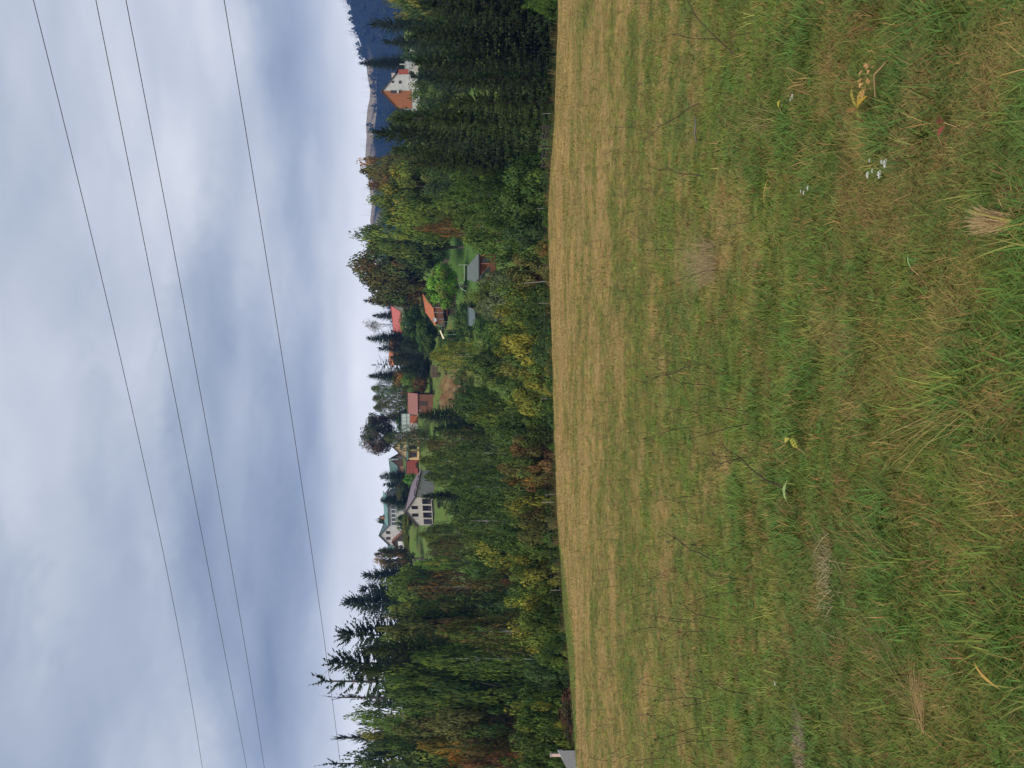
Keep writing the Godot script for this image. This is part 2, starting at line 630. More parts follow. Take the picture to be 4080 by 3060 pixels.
# a window on the wall whose outward normal points along n, centred at p
func window(o: Node3D, p: Vector3, w: float, h: float, turn := 0.0, frame: Material = null, glass: Material = null, mullions := 1, eight := false) -> void:
	var f := Shape.new()
	var b := Basis(Vector3.UP, turn)
	var t := 0.09
	frame = frame if frame else paint("frame_white", 0.7, 0.7, 0.68, 0.5)
	glass = glass if glass else paint("glass_dark", 0.016, 0.018, 0.022, 0.06)
	var gl := Shape.new()
	if eight:
		var pts := []
		for q in [Vector2(-0.5, -0.2), Vector2(-0.34, -0.5), Vector2(0.34, -0.5), Vector2(0.5, -0.2), Vector2(0.5, 0.2), Vector2(0.34, 0.5), Vector2(-0.34, 0.5), Vector2(-0.5, 0.2)]:
			pts.append(Vector2(q.x * w, q.y * h))
		var inner := []
		for q in pts:
			inner.append(p + b * Vector3(q.x, q.y, 0.0))
		for i in 8:
			var a: Vector2 = pts[i]
			var c: Vector2 = pts[(i + 1) % 8]
			var mid := (a + c) * 0.5
			var dir := (c - a)
			f.box(p + b * Vector3(mid.x, mid.y, 0.03), Vector3(dir.length() + 0.06, 0.1, 0.1), b * Basis(Vector3(0, 0, 1), dir.angle()))
		gl.slab(inner, b * Vector3(0, 0, 0.03))
	else:
		f.box(p + b * Vector3(0, h * 0.5 + t * 0.5, 0.03), Vector3(w + t * 2, t, 0.1), b)
		f.box(p + b * Vector3(0, -h * 0.5 - t * 0.5, 0.045), Vector3(w + t * 2.6, t, 0.15), b)
		for s in [-1.0, 1.0]:
			f.box(p + b * Vector3(s * (w * 0.5 + t * 0.5), 0, 0.03), Vector3(t, h, 0.1), b)
		gl.box(p + b * Vector3(0, 0, 0.015), Vector3(w, h, 0.03), b)
	for k in mullions:
		f.box(p + b * Vector3(w * ((k + 1.0) / (mullions + 1.0) - 0.5), 0, 0.04), Vector3(0.05, h * 0.98, 0.06), b)
	var wn := part("window", f, frame, o)
	part("pane", gl, glass, wn)


func block(o: Node3D, called: String, p: Vector3, size: Vector3, m: Material, basis := Basis.IDENTITY) -> MeshInstance3D:
	var s := Shape.new()
	s.box(p, size, basis)
	return part(called, s, m, o)


func seat(u: float, d: float) -> Vector3:
	var p := at(u, 1700, d)
	p.y = height(p.x, p.z)
	return p


func base_at(u: float, v: float, d: float) -> Vector3:
	return at(u, v, d)


func village() -> void:
	var plaster := worn("plaster_grey", Color(0.36, 0.335, 0.31), Color(0.48, 0.455, 0.42), 5.0, 0.9)
	var white := worn("plaster_white", Color(0.4, 0.4, 0.4), Color(0.52, 0.52, 0.51), 4.0, 0.85)
	var cream := worn("plaster_cream", Color(0.62, 0.43, 0.21), Color(0.74, 0.54, 0.29), 4.0, 0.85)
	var orange_wood := worn("planks_orange", Color(0.24, 0.078, 0.022), Color(0.35, 0.122, 0.034), 1.6, 0.7, Vector3(0.15, 3.0, 0.15))
	var brown_wood := worn("planks_brown", Color(0.11, 0.045, 0.024), Color(0.2, 0.078, 0.036), 1.6, 0.8, Vector3(3.0, 0.2, 3.0))
	var dark_wood := worn("planks_dark", Color(0.028, 0.02, 0.016), Color(0.07, 0.048, 0.036), 1.4, 0.85, Vector3(3.0, 0.3, 3.0))
	var green_metal := worn("roof_green", Color(0.045, 0.1, 0.082), Color(0.07, 0.14, 0.112), 3.0, 0.5)
	var mauve := worn("roof_mauve", Color(0.15, 0.115, 0.13), Color(0.2, 0.155, 0.17), 3.0, 0.55)
	var salmon := worn("roof_salmon", Color(0.33, 0.08, 0.065), Color(0.41, 0.105, 0.085), 3.0, 0.55)
	var orange_roof := worn("roof_orange", Color(0.4, 0.135, 0.058), Color(0.52, 0.19, 0.085), 3.0, 0.6)
	var barn_roof := worn("roof_barn", Color(0.16, 0.052, 0.04), Color(0.23, 0.08, 0.06), 2.0, 0.6)
	var felt := worn("roof_felt", Color(0.075, 0.095, 0.092), Color(0.115, 0.135, 0.13), 2.0, 0.9)
	var red_iron := worn("iron_red", Color(0.24, 0.05, 0.032), Color(0.34, 0.078, 0.048), 1.6, 0.7)
	var steel := paint("steel_grey", 0.32, 0.33, 0.34, 0.45, 0.4)
	var verge := paint("verge_dark", 0.05, 0.03, 0.025)

	# grey plastered house
	var o := thing("house", "grey plastered house with mauve metal roof and two rows of dark windows", "house", base_at(1022, 1738, 200), deg_to_rad(-27), "houses on the hillside")
	house_shell(o, 9.0, 12.5, 5.3, 2.75, 0.35, plaster, mauve, 3.0)
	for x in [-1.15, 1.25]:
		window(o, Vector3(x, 5.6, 0), 0.85, 1.35, 0, verge, null, 0)
	for x in [-3.3, -1.15, 1.05, 3.2]:
		window(o, Vector3(x, 2.35, 0), 1.45, 2.05, 0, verge, null, 1)
	window(o, Vector3(4.5, 3.2, -7.6), 0.6, 1.0, PI / 2, null, null, 0)
	for k in 5:
		var q := [0.3, 0.62, 0.3, 0.62, 0.3][k] as float
		block(o, "snow_guard", Vector3(4.5 + 0.35 - q * 0.9, 5.3 - 0.35 * 0.61 + q * 0.55 + 0.26, -1.2 - k * 2.05), Vector3(0.06, 0.16, 1.75), verge)
	var gut := Shape.new()
	gut.tube([Vector3(4.92, 5.1, 0.3), Vector3(4.92, 5.06, -10.8)], [0.08, 0.08], 6)
	gut.tube([Vector3(4.6, 5.0, 0.1), Vector3(4.6, 0.0, 0.1)], [0.05, 0.05], 6)
	part("gutter", gut, verge, o)
	block(o, "wall_lamp", Vector3(4.58, 5.0 - 0.55, -3.9), Vector3(0.16, 0.26, 0.3), verge)
	block(o, "balcony_slab", Vector3(-0.4, 0.95, 0.5), Vector3(8.2, 0.14, 0.95), plaster)
	for x in 9:
		block(o, "railing_post", Vector3(-4.2 + x * 0.95, 1.4, 0.93), Vector3(0.05, 0.8, 0.05), steel)

	# white guest house under green roofs
	o = thing("house", "wide white guest house with green metal roofs and a brown timber porch gable", "house", base_at(926, 1604, 240), deg_to_rad(-14), "houses on the hillside")
	house_shell(o, 6.4, 9.0, 4.4, 2.9, 0.35, white, green_metal)
	for x in [-0.95, 1.0]:
		window(o, Vector3(x, 4.55, 0), 0.8, 1.1, 0, paint("frame_brown", 0.12, 0.06, 0.035), null, 0)
	var wing := Shape.new()
	wing.box(Vector3(8.2, 1.0, -3.1), Vector3(10.0, 6.6, 6.0))
	part("wing_wall", wing, white, o)
	for k in 7:
		window(o, Vector3(4.0 + k * 1.36, 2.55, -0.1), 1.0, 1.3, 0, null, paint("glass_grey", 0.045, 0.055, 0.07, 0.08), 0)
	var rf := Shape.new()
	rf.slab([Vector3(3.3, 4.2, 0.6), Vector3(13.6, 4.2, 0.6), Vector3(13.6, 6.0, -3.1), Vector3(3.3, 6.0, -3.1)], Vector3(0, 0.16, 0))
	part("wing_roof", rf, worn("roof_teal", Color(0.09, 0.19, 0.17), Color(0.12, 0.24, 0.21), 3.0, 0.5), o)
	rf = Shape.new()
	rf.slab([Vector3(8.0, 0.7, 1.9), Vector3(13.6, 0.7, 1.9), Vector3(13.6, 1.55, -0.07), Vector3(8.0, 1.55, -0.07)], Vector3(0, 0.12, 0))
	part("lower_roof", rf, green_metal, o)
	rf = Shape.new()
	rf.slab([Vector3(9.5, 5.4, -1.9), Vector3(13.8, 4.4, -1.9), Vector3(13.8, 4.4, -7.0), Vector3(9.5, 7.6, -7.0)], Vector3(0, 0.14, 0))
	part("back_roof", rf, worn("roof_slate", Color(0.1, 0.11, 0.125), Color(0.14, 0.155, 0.17), 2.5, 0.6), o)
	block(o, "chimney", Vector3(5.1, 6.1, -2.2), Vector3(0.75, 2.2, 0.75), worn("chimney_brick", Color(0.2, 0.09, 0.06), Color(0.3, 0.14, 0.09), 1.0))
	block(o, "chimney_cap", Vector3(5.1, 7.26, -2.2), Vector3(0.9, 0.1, 0.9), verge)
	# left wing: a lower gable turned sideways
	var lw := Shape.new()
	lw.box(Vector3(-5.0, 0.4, -4.2), Vector3(4.4, 5.4, 5.0))
	part("left_wing_wall", lw, white, o)
	rf = Shape.new()
	rf.slab([Vector3(-7.6, 2.9, -1.4), Vector3(-3.0, 2.9, -1.4), Vector3(-3.0, 5.6, -4.2), Vector3(-6.9, 5.6, -4.2)], Vector3(0, 0.15, 0))
	part("left_wing_roof", rf, green_metal, o)
	# timber porch gable in front
	var pg := Shape.new()
	pg.slab([Vector3(-6.0, -1.5, 2.4), Vector3(1.4, -1.5, 2.4), Vector3(1.4, 0.2, 2.4), Vector3(-1.0, 2.9, 2.4), Vector3(-6.0, -0.2, 2.4)], Vector3(0, 0, -2.37))
	part("porch_wall", pg, dark_wood, o)
	for sg in [[Vector3(-1.0, 2.9, 2.7), Vector3(2.0, -0.45, 2.7)], [Vector3(-1.0, 2.9, 2.7), Vector3(-6.6, -0.6, 2.7)]]:
		rf = Shape.new()
		var a: Vector3 = sg[0]
		var b: Vector3 = sg[1]
		rf.slab([a, b, b + Vector3(0, 0.22, 0), a + Vector3(0, 0.22, 0)], Vector3(0, 0, -2.6))
		part("porch_roof", rf, worn("porch_brown", Color(0.2, 0.085, 0.05), Color(0.27, 0.125, 0.08), 1.5), o)
	var arch := Shape.new()
	var pts := []
	for k in 9:
		var an := PI * k / 8.0
		pts.append(Vector3(-2.6 - cos(an) * 0.85, 0.55 + sin(an) * 0.75, 2.42))
	pts.append(Vector3(-1.75, -0.5, 2.42))
	pts.append(Vector3(-3.45, -0.5, 2.42))
	var pan := Shape.new()
	pan.box(Vector3(-2.5, 0.15, 2.41), Vector3(3.4, 1.9, 0.06))
	var pn := part("door_panel", pan, paint("door_white", 0.6, 0.6, 0.6), o)
	arch.slab(pts.map(func(p): return Vector3(-2.6 + (p.x + 2.6) * 0.66, 0.15 + (p.y - 0.3) * 0.66, 2.45)), Vector3(0, 0, 0.03))
	part("arched_pane", arch, paint("glass_dark", 0.016, 0.018, 0.022, 0.06), pn)

	# long green roofed building behind the spruces
	o = thing("house", "long building with plain green roof half hidden behind two spruces", "house", base_at(1228, 1612, 262), deg_to_rad(62), "houses on the hillside")
	house_shell(o, 8.0, 19.0, 1.9, 3.3, 0.4, worn("wall_terracotta", Color(0.27, 0.13, 0.085), Color(0.34, 0.17, 0.11), 2.0), green_metal)
	window(o, Vector3(1.2, 1.6, 0), 0.9, 0.9)
	block(o, "flue_panel", Vector3(-0.6, 3.6, 0.55), Vector3(0.75, 3.0, 0.3), white)
	block(o, "attic_shutter", Vector3(0.8, 3.3, 0.06), Vector3(1.1, 1.1, 0.1), dark_wood)

	# cream house
	o = thing("house", "cream gable house with eight sided attic window and green porch roof", "house", base_at(1278, 1670, 220), deg_to_rad(6), "houses on the hillside")
	house_shell(o, 7.2, 8.0, 3.7, 3.9, 0.35, cream, green_metal)
	window(o, Vector3(0.05, 5.2, 0), 2.0, 0.95, 0, paint("frame_cream", 0.75, 0.62, 0.42), null, 2, true)
	rf = Shape.new()
	rf.slab([Vector3(-3.7, 2.75, 1.9), Vector3(3.7, 2.75, 1.9), Vector3(3.7, 3.6, 0.02), Vector3(-3.7, 3.6, 0.02)], Vector3(0, 0.12, 0))
	part("porch_roof", rf, green_metal, o)
	for x in [-3.3, -0.8, 0.95, 3.3]:
		block(o, "column", Vector3(x, 1.35, 1.6), Vector3(0.36, 2.8, 0.36), paint("column_cream", 0.72, 0.52, 0.24))
	block(o, "parapet", Vector3(0, 0.0, 1.6), Vector3(7.1, 0.5, 0.3), paint("column_cream", 0.72, 0.52, 0.24))
	window(o, Vector3(0.1, 1.55, 0), 1.5, 2.3, 0, paint("frame_brown", 0.12, 0.06, 0.035), paint("glass_warm", 0.05, 0.04, 0.034, 0.1), 2)
	window(o, Vector3(2.2, 1.6, 0), 1.0, 1.5, 0, paint("frame_brown", 0.12, 0.06, 0.035), null, 1)
	window(o, Vector3(-2.2, 1.6, 0), 1.0, 1.5, 0, paint("frame_brown", 0.12, 0.06, 0.035), null, 1)
	block(o, "chimney", Vector3(2.4, 6.6, -4.0), Vector3(0.6, 2.0, 0.6), white)

	# red iron shed
	o = thing("shed", "low rust red sheet iron shed between grey house and cream house", "shed", base_at(1198, 1646, 222), deg_to_rad(3))
	block(o, "wall", Vector3(0, 0.3, -1.2), Vector3(4.1, 3.4, 2.4), red_iron)
	for k in 2:
		block(o, "wall_sheet", Vector3(-1.02 + k * 2.04, 1.0, 0.03), Vector3(1.98, 1.86, 0.05), red_iron)
	block(o, "roof", Vector3(0, 2.06, -1.2), Vector3(4.4, 0.1, 2.8), steel)
	block(o, "batten", Vector3(0, 1.0, 0.075), Vector3(4.1, 0.06, 0.04), paint("batten_dark", 0.08, 0.02, 0.015))

	# barn with red brown roof
	o = thing("barn", "small brown timber barn with plain red brown roof on the bank", "barn", base_at(1492, 1712, 205), deg_to_rad(84))
	house_shell(o, 4.4, 5.2, 3.1, 2.7, 0.25, brown_wood, barn_roof)
	block(o, "door", Vector3(-2.24, 1.4, -2.4), Vector3(0.08, 2.0, 1.2), dark_wood)
	var lamp := Shape.new()
	lamp.tube([Vector3(-2.2, 2.4, -4.2), Vector3(-2.3, 2.4, -4.2)], [0.16, 0.16], 10)
	part("round_plate", lamp, white, o)

	# terrace house with glass room
	o = thing("house", "white house with pale glass room on top and orange timber stairs", "house", base_at(1360, 1668, 226), deg_to_rad(-4), "houses on the hillside")
	block(o, "wall", Vector3(-0.6, 0.2, -2.5), Vector3(7.4, 4.4, 5.0), white)
	var gr := block(o, "glass_room", Vector3(1.0, 3.8, -1.6), Vector3(5.4, 2.5, 3.0), paint("glass_pale", 0.42, 0.52, 0.47, 0.15))
	for k in 6:
		block(gr, "mullion", Vector3(-1.7 + k * 1.08, 3.8, -0.06), Vector3(0.09, 2.5, 0.1), steel)
	block(gr, "top_rail", Vector3(1.0, 5.1, -1.6), Vector3(5.6, 0.1, 3.2), steel)
	block(gr, "middle_rail", Vector3(1.0, 3.6, -0.04), Vector3(5.4, 0.07, 0.08), steel)
	block(o, "orange_wall", Vector3(2.2, 1.5, 0.06), Vector3(2.2, 2.2, 0.12), paint("panel_orange", 0.36, 0.1, 0.04))
	for k in 5:
		block(o, "post", Vector3(-3.9 + k * 0.75, 0.9, 0.7), Vector3(0.16, 2.9, 0.16), brown_wood)
	block(o, "beam", Vector3(-2.4, 2.4, 0.7), Vector3(3.6, 0.2, 0.22), orange_wood)
	for k in 8:
		block(o, "stair_tread", Vector3(3.3 - k * 0.42, 0.0 + k * 0.26, 0.9), Vector3(0.46, 0.07, 0.9), orange_wood)
	var st := Shape.new()
	st.tube([Vector3(3.5, -0.1, 1.4), Vector3(0.2, 2.0, 1.4)], [0.09, 0.09], 4)
	st.tube([Vector3(3.5, 0.9, 1.4), Vector3(0.2, 3.0, 1.4)], [0.06, 0.06], 4)
	part("stair_rail", st, orange_wood, o)
	rf = Shape.new()
	rf.slab([Vector3(-4.6, 2.75, 1.2), Vector3(-1.5, 2.75, 1.2), Vector3(-1.5, 4.3, -2.0), Vector3(-4.6, 4.3, -2.0)], Vector3(0, 0.12, 0))
	part("porch_roof", rf, felt, o)

	# salmon roofed house
	o = thing("house", "house with salmon pink metal roof and cream gable on the crest", "house", base_at(1838, 1630, 236), deg_to_rad(62), "houses on the hillside")
	house_shell(o, 8.2, 8.6, 2.2, 3.2, 0.3, worn("plaster_pale", Color(0.56, 0.48, 0.33), Color(0.66, 0.58, 0.42), 3.0), salmon)
	rf = Shape.new()
	rf.slab([Vector3(-4.2, 2.25, -9.9), Vector3(-4.2, 2.25, -5.4), Vector3(-1.9, 3.95, -5.4), Vector3(-1.9, 3.95, -9.9)], Vector3(0, 0.3, 0))
	part("step_roof", rf, salmon, o)
	block(o, "annex_wall", Vector3(-2.6, 0.2, -9.2), Vector3(3.0, 4.2, 1.6), orange_wood)
	window(o, Vector3(0.2, 3.0, 0), 1.2, 1.2)
	window(o, Vector3(-1.9, 1.0, 0), 1.2, 1.5)
	block(o, "balcony", Vector3(0, 0.6, 0.6), Vector3(5.0, 0.9, 0.1), brown_wood)
	block(o, "chimney", Vector3(0.9, 5.6, -1.2), Vector3(0.6, 1.0, 0.6), red_iron)

	# orange walled house behind the spruces
	o = thing("house", "orange walled house glimpsed through dark spruces left of the salmon roof", "house", base_at(1722, 1628, 238), deg_to_rad(84), "houses on the hillside")
	house_shell(o, 7.0, 8.8, 4.2, 1.8, 0.4, worn("wall_orange", Color(0.5, 0.16, 0.05), Color(0.62, 0.22, 0.07), 2.5), orange_roof)
	for z in [-1.6, -4.4, -7.2]:
		window(o, Vector3(-3.5, 2.6, z), 1.1, 1.3, -PI / 2)

	# orange roofed cabin on the slope
	o = thing("cabin", "brown timber cabin with ribbed orange roof beside vivid green tree", "cabin", base_at(1886, 1781, 180), deg_to_rad(38))
	house_shell(o, 8.2, 5.8, 3.0, 2.5, 0.3, brown_wood, orange_roof)
	for k in 13:
		block(o, "roof_rib", Vector3(-2.2, 4.36, 0.2 - k * 0.5), Vector3(5.0, 0.05, 0.06), orange_roof, Basis(Vector3(0, 0, 1), atan(2.5 / 4.1)))
	window(o, Vector3(-1.9, 1.7, 0), 1.0, 1.3)
	window(o, Vector3(1.2, 1.6, 0), 1.1, 1.3)
	block(o, "porch_deck", Vector3(-5.0, 0.5, -3.0), Vector3(2.2, 0.2, 5.0), dark_wood)
	for z in [-0.7, -3.0, -5.3]:
		block(o, "porch_post", Vector3(-5.0, 1.4, z), Vector3(0.13, 2.6, 0.13), steel)
	block(o, "plinth", Vector3(0, -0.9, 0.05), Vector3(8.3, 1.4, 0.1), dark_wood)
	var dp := Shape.new()
	dp.tube([Vector3(-4.35, 2.75, 0.25), Vector3(-4.2, 2.4, 0.12), Vector3(-4.2, 0.0, 0.12), Vector3(-4.0, -0.6, 0.12)], [0.06, 0.06, 0.06, 0.06], 6)
	part("downpipe", dp, white, o)
	var dish := thing("satellite_dish", "white satellite dish at the left eave of the orange roofed cabin", "satellite dish", at(1786, 1731, 179.0), deg_to_rad(-18))
	var ds := Shape.new()
	for r in 4:
		for k in 14:
			var a0 := TAU * k / 14
			var a1 := TAU * (k + 1) / 14
			var p := []
			for q in [[r, a0], [r + 1, a0], [r + 1, a1], [r, a1]]:
				var rr: float = q[0] * 0.13
				p.append(Vector3(cos(q[1]) * rr, sin(q[1]) * rr, rr * rr * 0.6))
			ds.quad(p[0], p[1], p[2], p[3], Vector3(0, 0, 1))
	part("reflector", ds, white, dish)
	ds = Shape.new()
	ds.tube([Vector3(0, -0.4, 0.1), Vector3(0, -0.1, 0.55)], [0.02, 0.02], 5)
	ds.box(Vector3(0, -0.08, 0.57), Vector3(0.08, 0.08, 0.12))
	part("feed_arm", ds, steel, dish)
	ds = Shape.new()
	ds.tube([Vector3(0, 0, -0.03), Vector3(0.3, -0.3, -0.4), Vector3(0.3, -3.0, -0.4)], [0.03, 0.03, 0.03], 5)
	part("mast", ds, steel, dish)

	# dark terrace below the vivid tree
	o = thing("shed", "long dark timber shed half under the vivid green tree", "shed", base_at(1880, 1822, 171), deg_to_rad(-6))
	block(o, "wall", Vector3(0, 0.6, -1.2), Vector3(8.6, 3.2, 2.4), dark_wood)
	block(o, "roof", Vector3(0, 2.3, -1.1), Vector3(9.0, 0.14, 3.0), brown_wood)
	for k in 5:
		block(o, "post", Vector3(-4.0 + k * 2.0, 0.6, 0.1), Vector3(0.14, 3.2, 0.14), brown_wood)

	# summer house with hipped grey roof
	o = thing("summer_house", "orange timber summer house under grey hipped felt roof", "summer house", base_at(1990, 1976, 128), deg_to_rad(-8))
	var hw := 2.35
	rf = Shape.new()
	var e := [Vector3(-hw, 2.75, 1.5), Vector3(hw + 0.1, 2.75, 1.5), Vector3(hw + 0.1, 2.75, -2.3), Vector3(-hw, 2.75, -2.3)]
	var ra := Vector3(-hw + 0.5, 4.75, -0.4)
	var rb := Vector3(0.3, 4.75, -0.4)
	for f in [[e[0], e[1], rb, ra], [e[2], e[3], ra, rb]]:
		rf.slab(f, Vector3(0, 0.08, 0))
	rf.slab([e[1], e[2], rb], Vector3(0, 0.08, 0))
	rf.slab([e[3], e[0], ra], Vector3(0, 0.08, 0))
	part("roof", rf, felt, o)
	block(o, "eave_board", Vector3(0.05, 2.7, 1.45), Vector3(4.7, 0.14, 0.08), dark_wood)
	block(o, "wall", Vector3(0.1, 0.6, -0.8), Vector3(4.0, 4.2, 2.6), orange_wood)
	for k in 4:
		block(o, "post", Vector3(-2.0 + k * 1.4, 1.2, 1.2), Vector3(0.13, 3.0, 0.13), orange_wood)
	window(o, Vector3(1.2, 1.7, 0.5), 0.8, 1.0, 0, paint("frame_brown", 0.12, 0.06, 0.035))
	for k in 4:
		block(o, "rail", Vector3(0.3, 0.0 + k * 0.28, 1.28), Vector3(4.2, 0.1, 0.05), dark_wood)
	rf = Shape.new()
	rf.slab([Vector3(-2.3, 2.55, 1.7), Vector3(-1.1, 2.3, 2.6), Vector3(0.4, 0.9, 2.6), Vector3(-0.8, 0.9, 1.7)], Vector3(0, 0.1, 0))
	part("lower_roof", rf, felt, o)

	# blue grey shed roof among the willows
	o = thing("shed", "little shed with pale blue grey roof behind grey willow bush", "shed", base_at(1832, 1930, 124), deg_to_rad(70))
	house_shell(o, 2.6, 2.6, 1.5, 1.0, 0.2, dark_wood, worn("roof_pale_blue", Color(0.055, 0.085, 0.085), Color(0.08, 0.115, 0.115), 2.0, 0.6))

	# white and orange house on the right
	o = thing("house", "steep gabled house half orange boards and half white plaster", "house", base_at(2695, 1637, 215), deg_to_rad(-16), "houses on the hillside")
	house_shell(o, 9.0, 9.0, 4.1, 4.2, 0.3, white, worn("roof_rust", Color(0.16, 0.06, 0.045), Color(0.22, 0.085, 0.06), 2.0))
	var bd := 14
	for k in bd:
		# boards of the orange half, each cut to the roof slope
		var x0 := -4.42 + k * (4.7 / bd)
		var x1 := x0 + 4.7 / bd - 0.02
		var s := Shape.new()
		var top0 := 4.1 + 4.2 * (1.0 - absf(x0) / 4.5) - 0.08
		var top1 := 4.1 + 4.2 * (1.0 - absf(x1) / 4.5) - 0.08
		s.slab([Vector3(x0, -0.2, 0.01), Vector3(x1, -0.2, 0.01), Vector3(x1, top1, 0.01), Vector3(x0, top0, 0.01)], Vector3(0, 0, 0.05))
		part("board", s, orange_wood, o)
	window(o, Vector3(0.0, 4.75, 0.07), 0.55, 1.6, 0, verge, null, 0)
	block(o, "balcony_ledge", Vector3(0.0, 3.55, 0.4), Vector3(0.75, 0.5, 0.7), white)
	window(o, Vector3(2.6, 5.0, 0), 0.42, 0.42, 0, verge, null, 0)
	window(o, Vector3(2.5, 2.9, 0), 0.6, 0.5, 0, verge, null, 0)
	block(o, "annex_wall", Vector3(5.2, 1.7, -1.2), Vector3(1.3, 3.2, 2.4), red_iron)
	rf = Shape.new()
	rf.slab([Vector3(4.5, 4.2, 0.3), Vector3(6.3, 3.2, 0.3), Vector3(6.3, 3.2, -2.6), Vector3(4.5, 4.2, -2.6)], Vector3(0, 0.12, 0))
	part("annex_roof", rf, verge, o)
	block(o, "back_gable", Vector3(5.0, 5.0, -7.0), Vector3(1.2, 2.6, 1.2), plaster)
	block(o, "wall_lamp", Vector3(-4.62, 1.7, 0.3), Vector3(0.3, 0.4, 0.3), white)

	# white balustrade to the right of it
	o = thing("garden_wall", "low white concrete balustrade running right from the orange and white house", "wall", base_at(2760, 1641, 213))
	for k in 9:
		block(o, "pillar", Vector3(0.3 + k * 1.1, 0.1, 0), Vector3(0.3, 1.6, 0.3), white)
	block(o, "coping", Vector3(4.7, 0.82, 0), Vector3(9.3, 0.14, 0.36), white)
	block(o, "rail", Vector3(4.7, 0.35, 0), Vector3(9.2, 0.1, 0.12), white)
	block(o, "footing", Vector3(4.7, -1.0, 0), Vector3(9.4, 1.6, 0.4), plaster)
	o = thing("tank", "pale grey panelled water tank behind the white balustrade", "tank", base_at(2800, 1634, 214.5))
	block(o, "body", Vector3(0, 0.3, 0), Vector3(3.6, 2.0, 1.6), worn("tank_grey", Color(0.34, 0.36, 0.37), Color(0.44, 0.46, 0.47), 2.0))
	for k in 3:
		block(o, "seam", Vector3(-1.2 + k * 1.2, 0.3, 0.82), Vector3(0.06, 2.0, 0.05), steel)
	block(o, "lid", Vector3(0, 1.34, 0), Vector3(3.8, 0.08, 1.8), white)
	o = thing("post", "slim pale post standing over the grey tank by the balustrade", "post", at(2804, 1612, 216.5))
	block(o, "shaft", Vector3(0, -0.5, 0), Vector3(0.22, 3.6, 0.22), paint("post_pale", 0.5, 0.52, 0.44))
	block(o, "cap", Vector3(0, 1.34, 0), Vector3(0.3, 0.08, 0.3), paint("post_pale", 0.5, 0.52, 0.44))

	# timber crib of logs on the bank
	o = thing("log_crib", "stacked brown logs held by upright stakes above the bare bank", "log stack", seat(1580, 186), deg_to_rad(5))
	o.position.y = at(1580, 1745, 186).y
	o.scale = Vector3.ONE * 0.72
	for r in 5:
		var s := Shape.new()
		s.tube([Vector3(-2.0 - 0.12 * (r % 2), 0.25 + r * 0.46, 0), Vector3(2.1 - 0.1 * (r % 3), 0.25 + r * 0.46, 0.02 * r)], [0.22, 0.2], 8)
		part("log", s, worn("log_brown", Color(0.07, 0.042, 0.028), Color(0.14, 0.088, 0.06), 1.0, 0.9), o)
	for x in [-1.5, 0.2, 1.7]:
		block(o, "stake", Vector3(x, 0.9, 0.27), Vector3(0.14, 3.2, 0.12), paint("stake_pale", 0.2, 0.14, 0.095))

	# brick stacks on the bank
	for q in [[1456, 1880, 158, "upper orange brick stack on the bare bank below the barn"], [1448, 1918, 148, "lower orange brick stack among bushes below the bare bank"]]:
		o = thing("brick_stack", q[3], "brick stack", seat(q[0], q[2]), 0.3, "brick stacks on the bank")
		for r in 4:
			for k in 3:
				block(o, "brick_row", Vector3(-0.55 + k * 0.55 + 0.04 * (r % 2), 0.12 + r * 0.25, 0), Vector3(0.5, 0.22, 0.6), worn("brick_orange", Color(0.34, 0.1, 0.045), Color(0.48, 0.16, 0.07), 0.6))

	# swing frame and canopy
	o = thing("swing_frame", "thin green metal swing frame left of the orange roofed cabin", "swing frame", base_at(1752, 1800, 158))
	var sw := Shape.new()
	for x in [-1.3, 1.3]:
		sw.tube([Vector3(x, -1.0, 0.7), Vector3(x, 2.1, 0), Vector3(x, -1.0, -0.7)], [0.05, 0.05, 0.05], 5)
	sw.tube([Vector3(-1.4, 2.1, 0), Vector3(1.4, 2.1, 0)], [0.05, 0.05], 5)
	part("frame", sw, paint("frame_green", 0.13, 0.25, 0.15, 0.5), o)
	block(o, "seat", Vector3(0.3, 0.3, 0), Vector3(1.1, 0.08, 0.4), paint("seat_orange", 0.45, 0.14, 0.04))
	var ch := Shape.new()
	for x in [-0.2, 0.8]:
		ch.tube([Vector3(x, 0.3, 0), Vector3(x, 2.1, 0)], [0.02, 0.02], 4)
	part("chains", ch, steel, o)
	o = thing("canopy", "slanting beige canvas canopy on dark poles beside the swing frame", "canopy", base_at(1726, 1806, 154))
	var cv := Shape.new()
	cv.slab([Vector3(0.9, 2.5, 0.5), Vector3(-0.8, 1.7, 0.5), Vector3(-0.8, 2.1, -0.5), Vector3(0.9, 2.8, -0.5)], Vector3(0, 0.05, 0))
	part("canvas", cv, paint("canvas_beige", 0.62, 0.55, 0.36), o)
	for p in [Vector3(0.85, 2.5, 0.45), Vector3(-0.75, 1.72, 0.45), Vector3(-0.75, 2.1, -0.45), Vector3(0.85, 2.78, -0.45)]:
		var s := Shape.new()
		s.tube([Vector3(p.x, -1.2, p.z), p], [0.05, 0.05], 5)
		part("pole", s, verge, o)
	# white pipe frame on the lawn
	o = thing("pipe_frame", "white bent pipe frame on the lawn above the summer house", "frame", base_at(1958, 1846, 152))
	var pf := Shape.new()
	pf.tube([Vector3(-3.0, -0.6, 0), Vector3(-2.2, 0.6, 0), Vector3(-1.2, 0.9, 0), Vector3(-1.2, 0.0, 0)], [0.045, 0.045, 0.045, 0.045], 5)
	pf.tube([Vector3(-0.9, -0.2, 0), Vector3(2.3, -0.2, 0)], [0.045, 0.045], 5)
	pf.tube([Vector3(2.3, -0.9, 0), Vector3(2.3, 0.9, 0)], [0.05, 0.05], 5)
	part("pipes", pf, paint("pipe_pale", 0.55, 0.62, 0.5, 0.5), o)

	# utility pole among the willows
	o = thing("utility_pole", "weathered grey wooden utility pole rising among green bushes", "pole", seat(2312, 98))
	var h := at(2312, 1893, 98).y - o.position.y
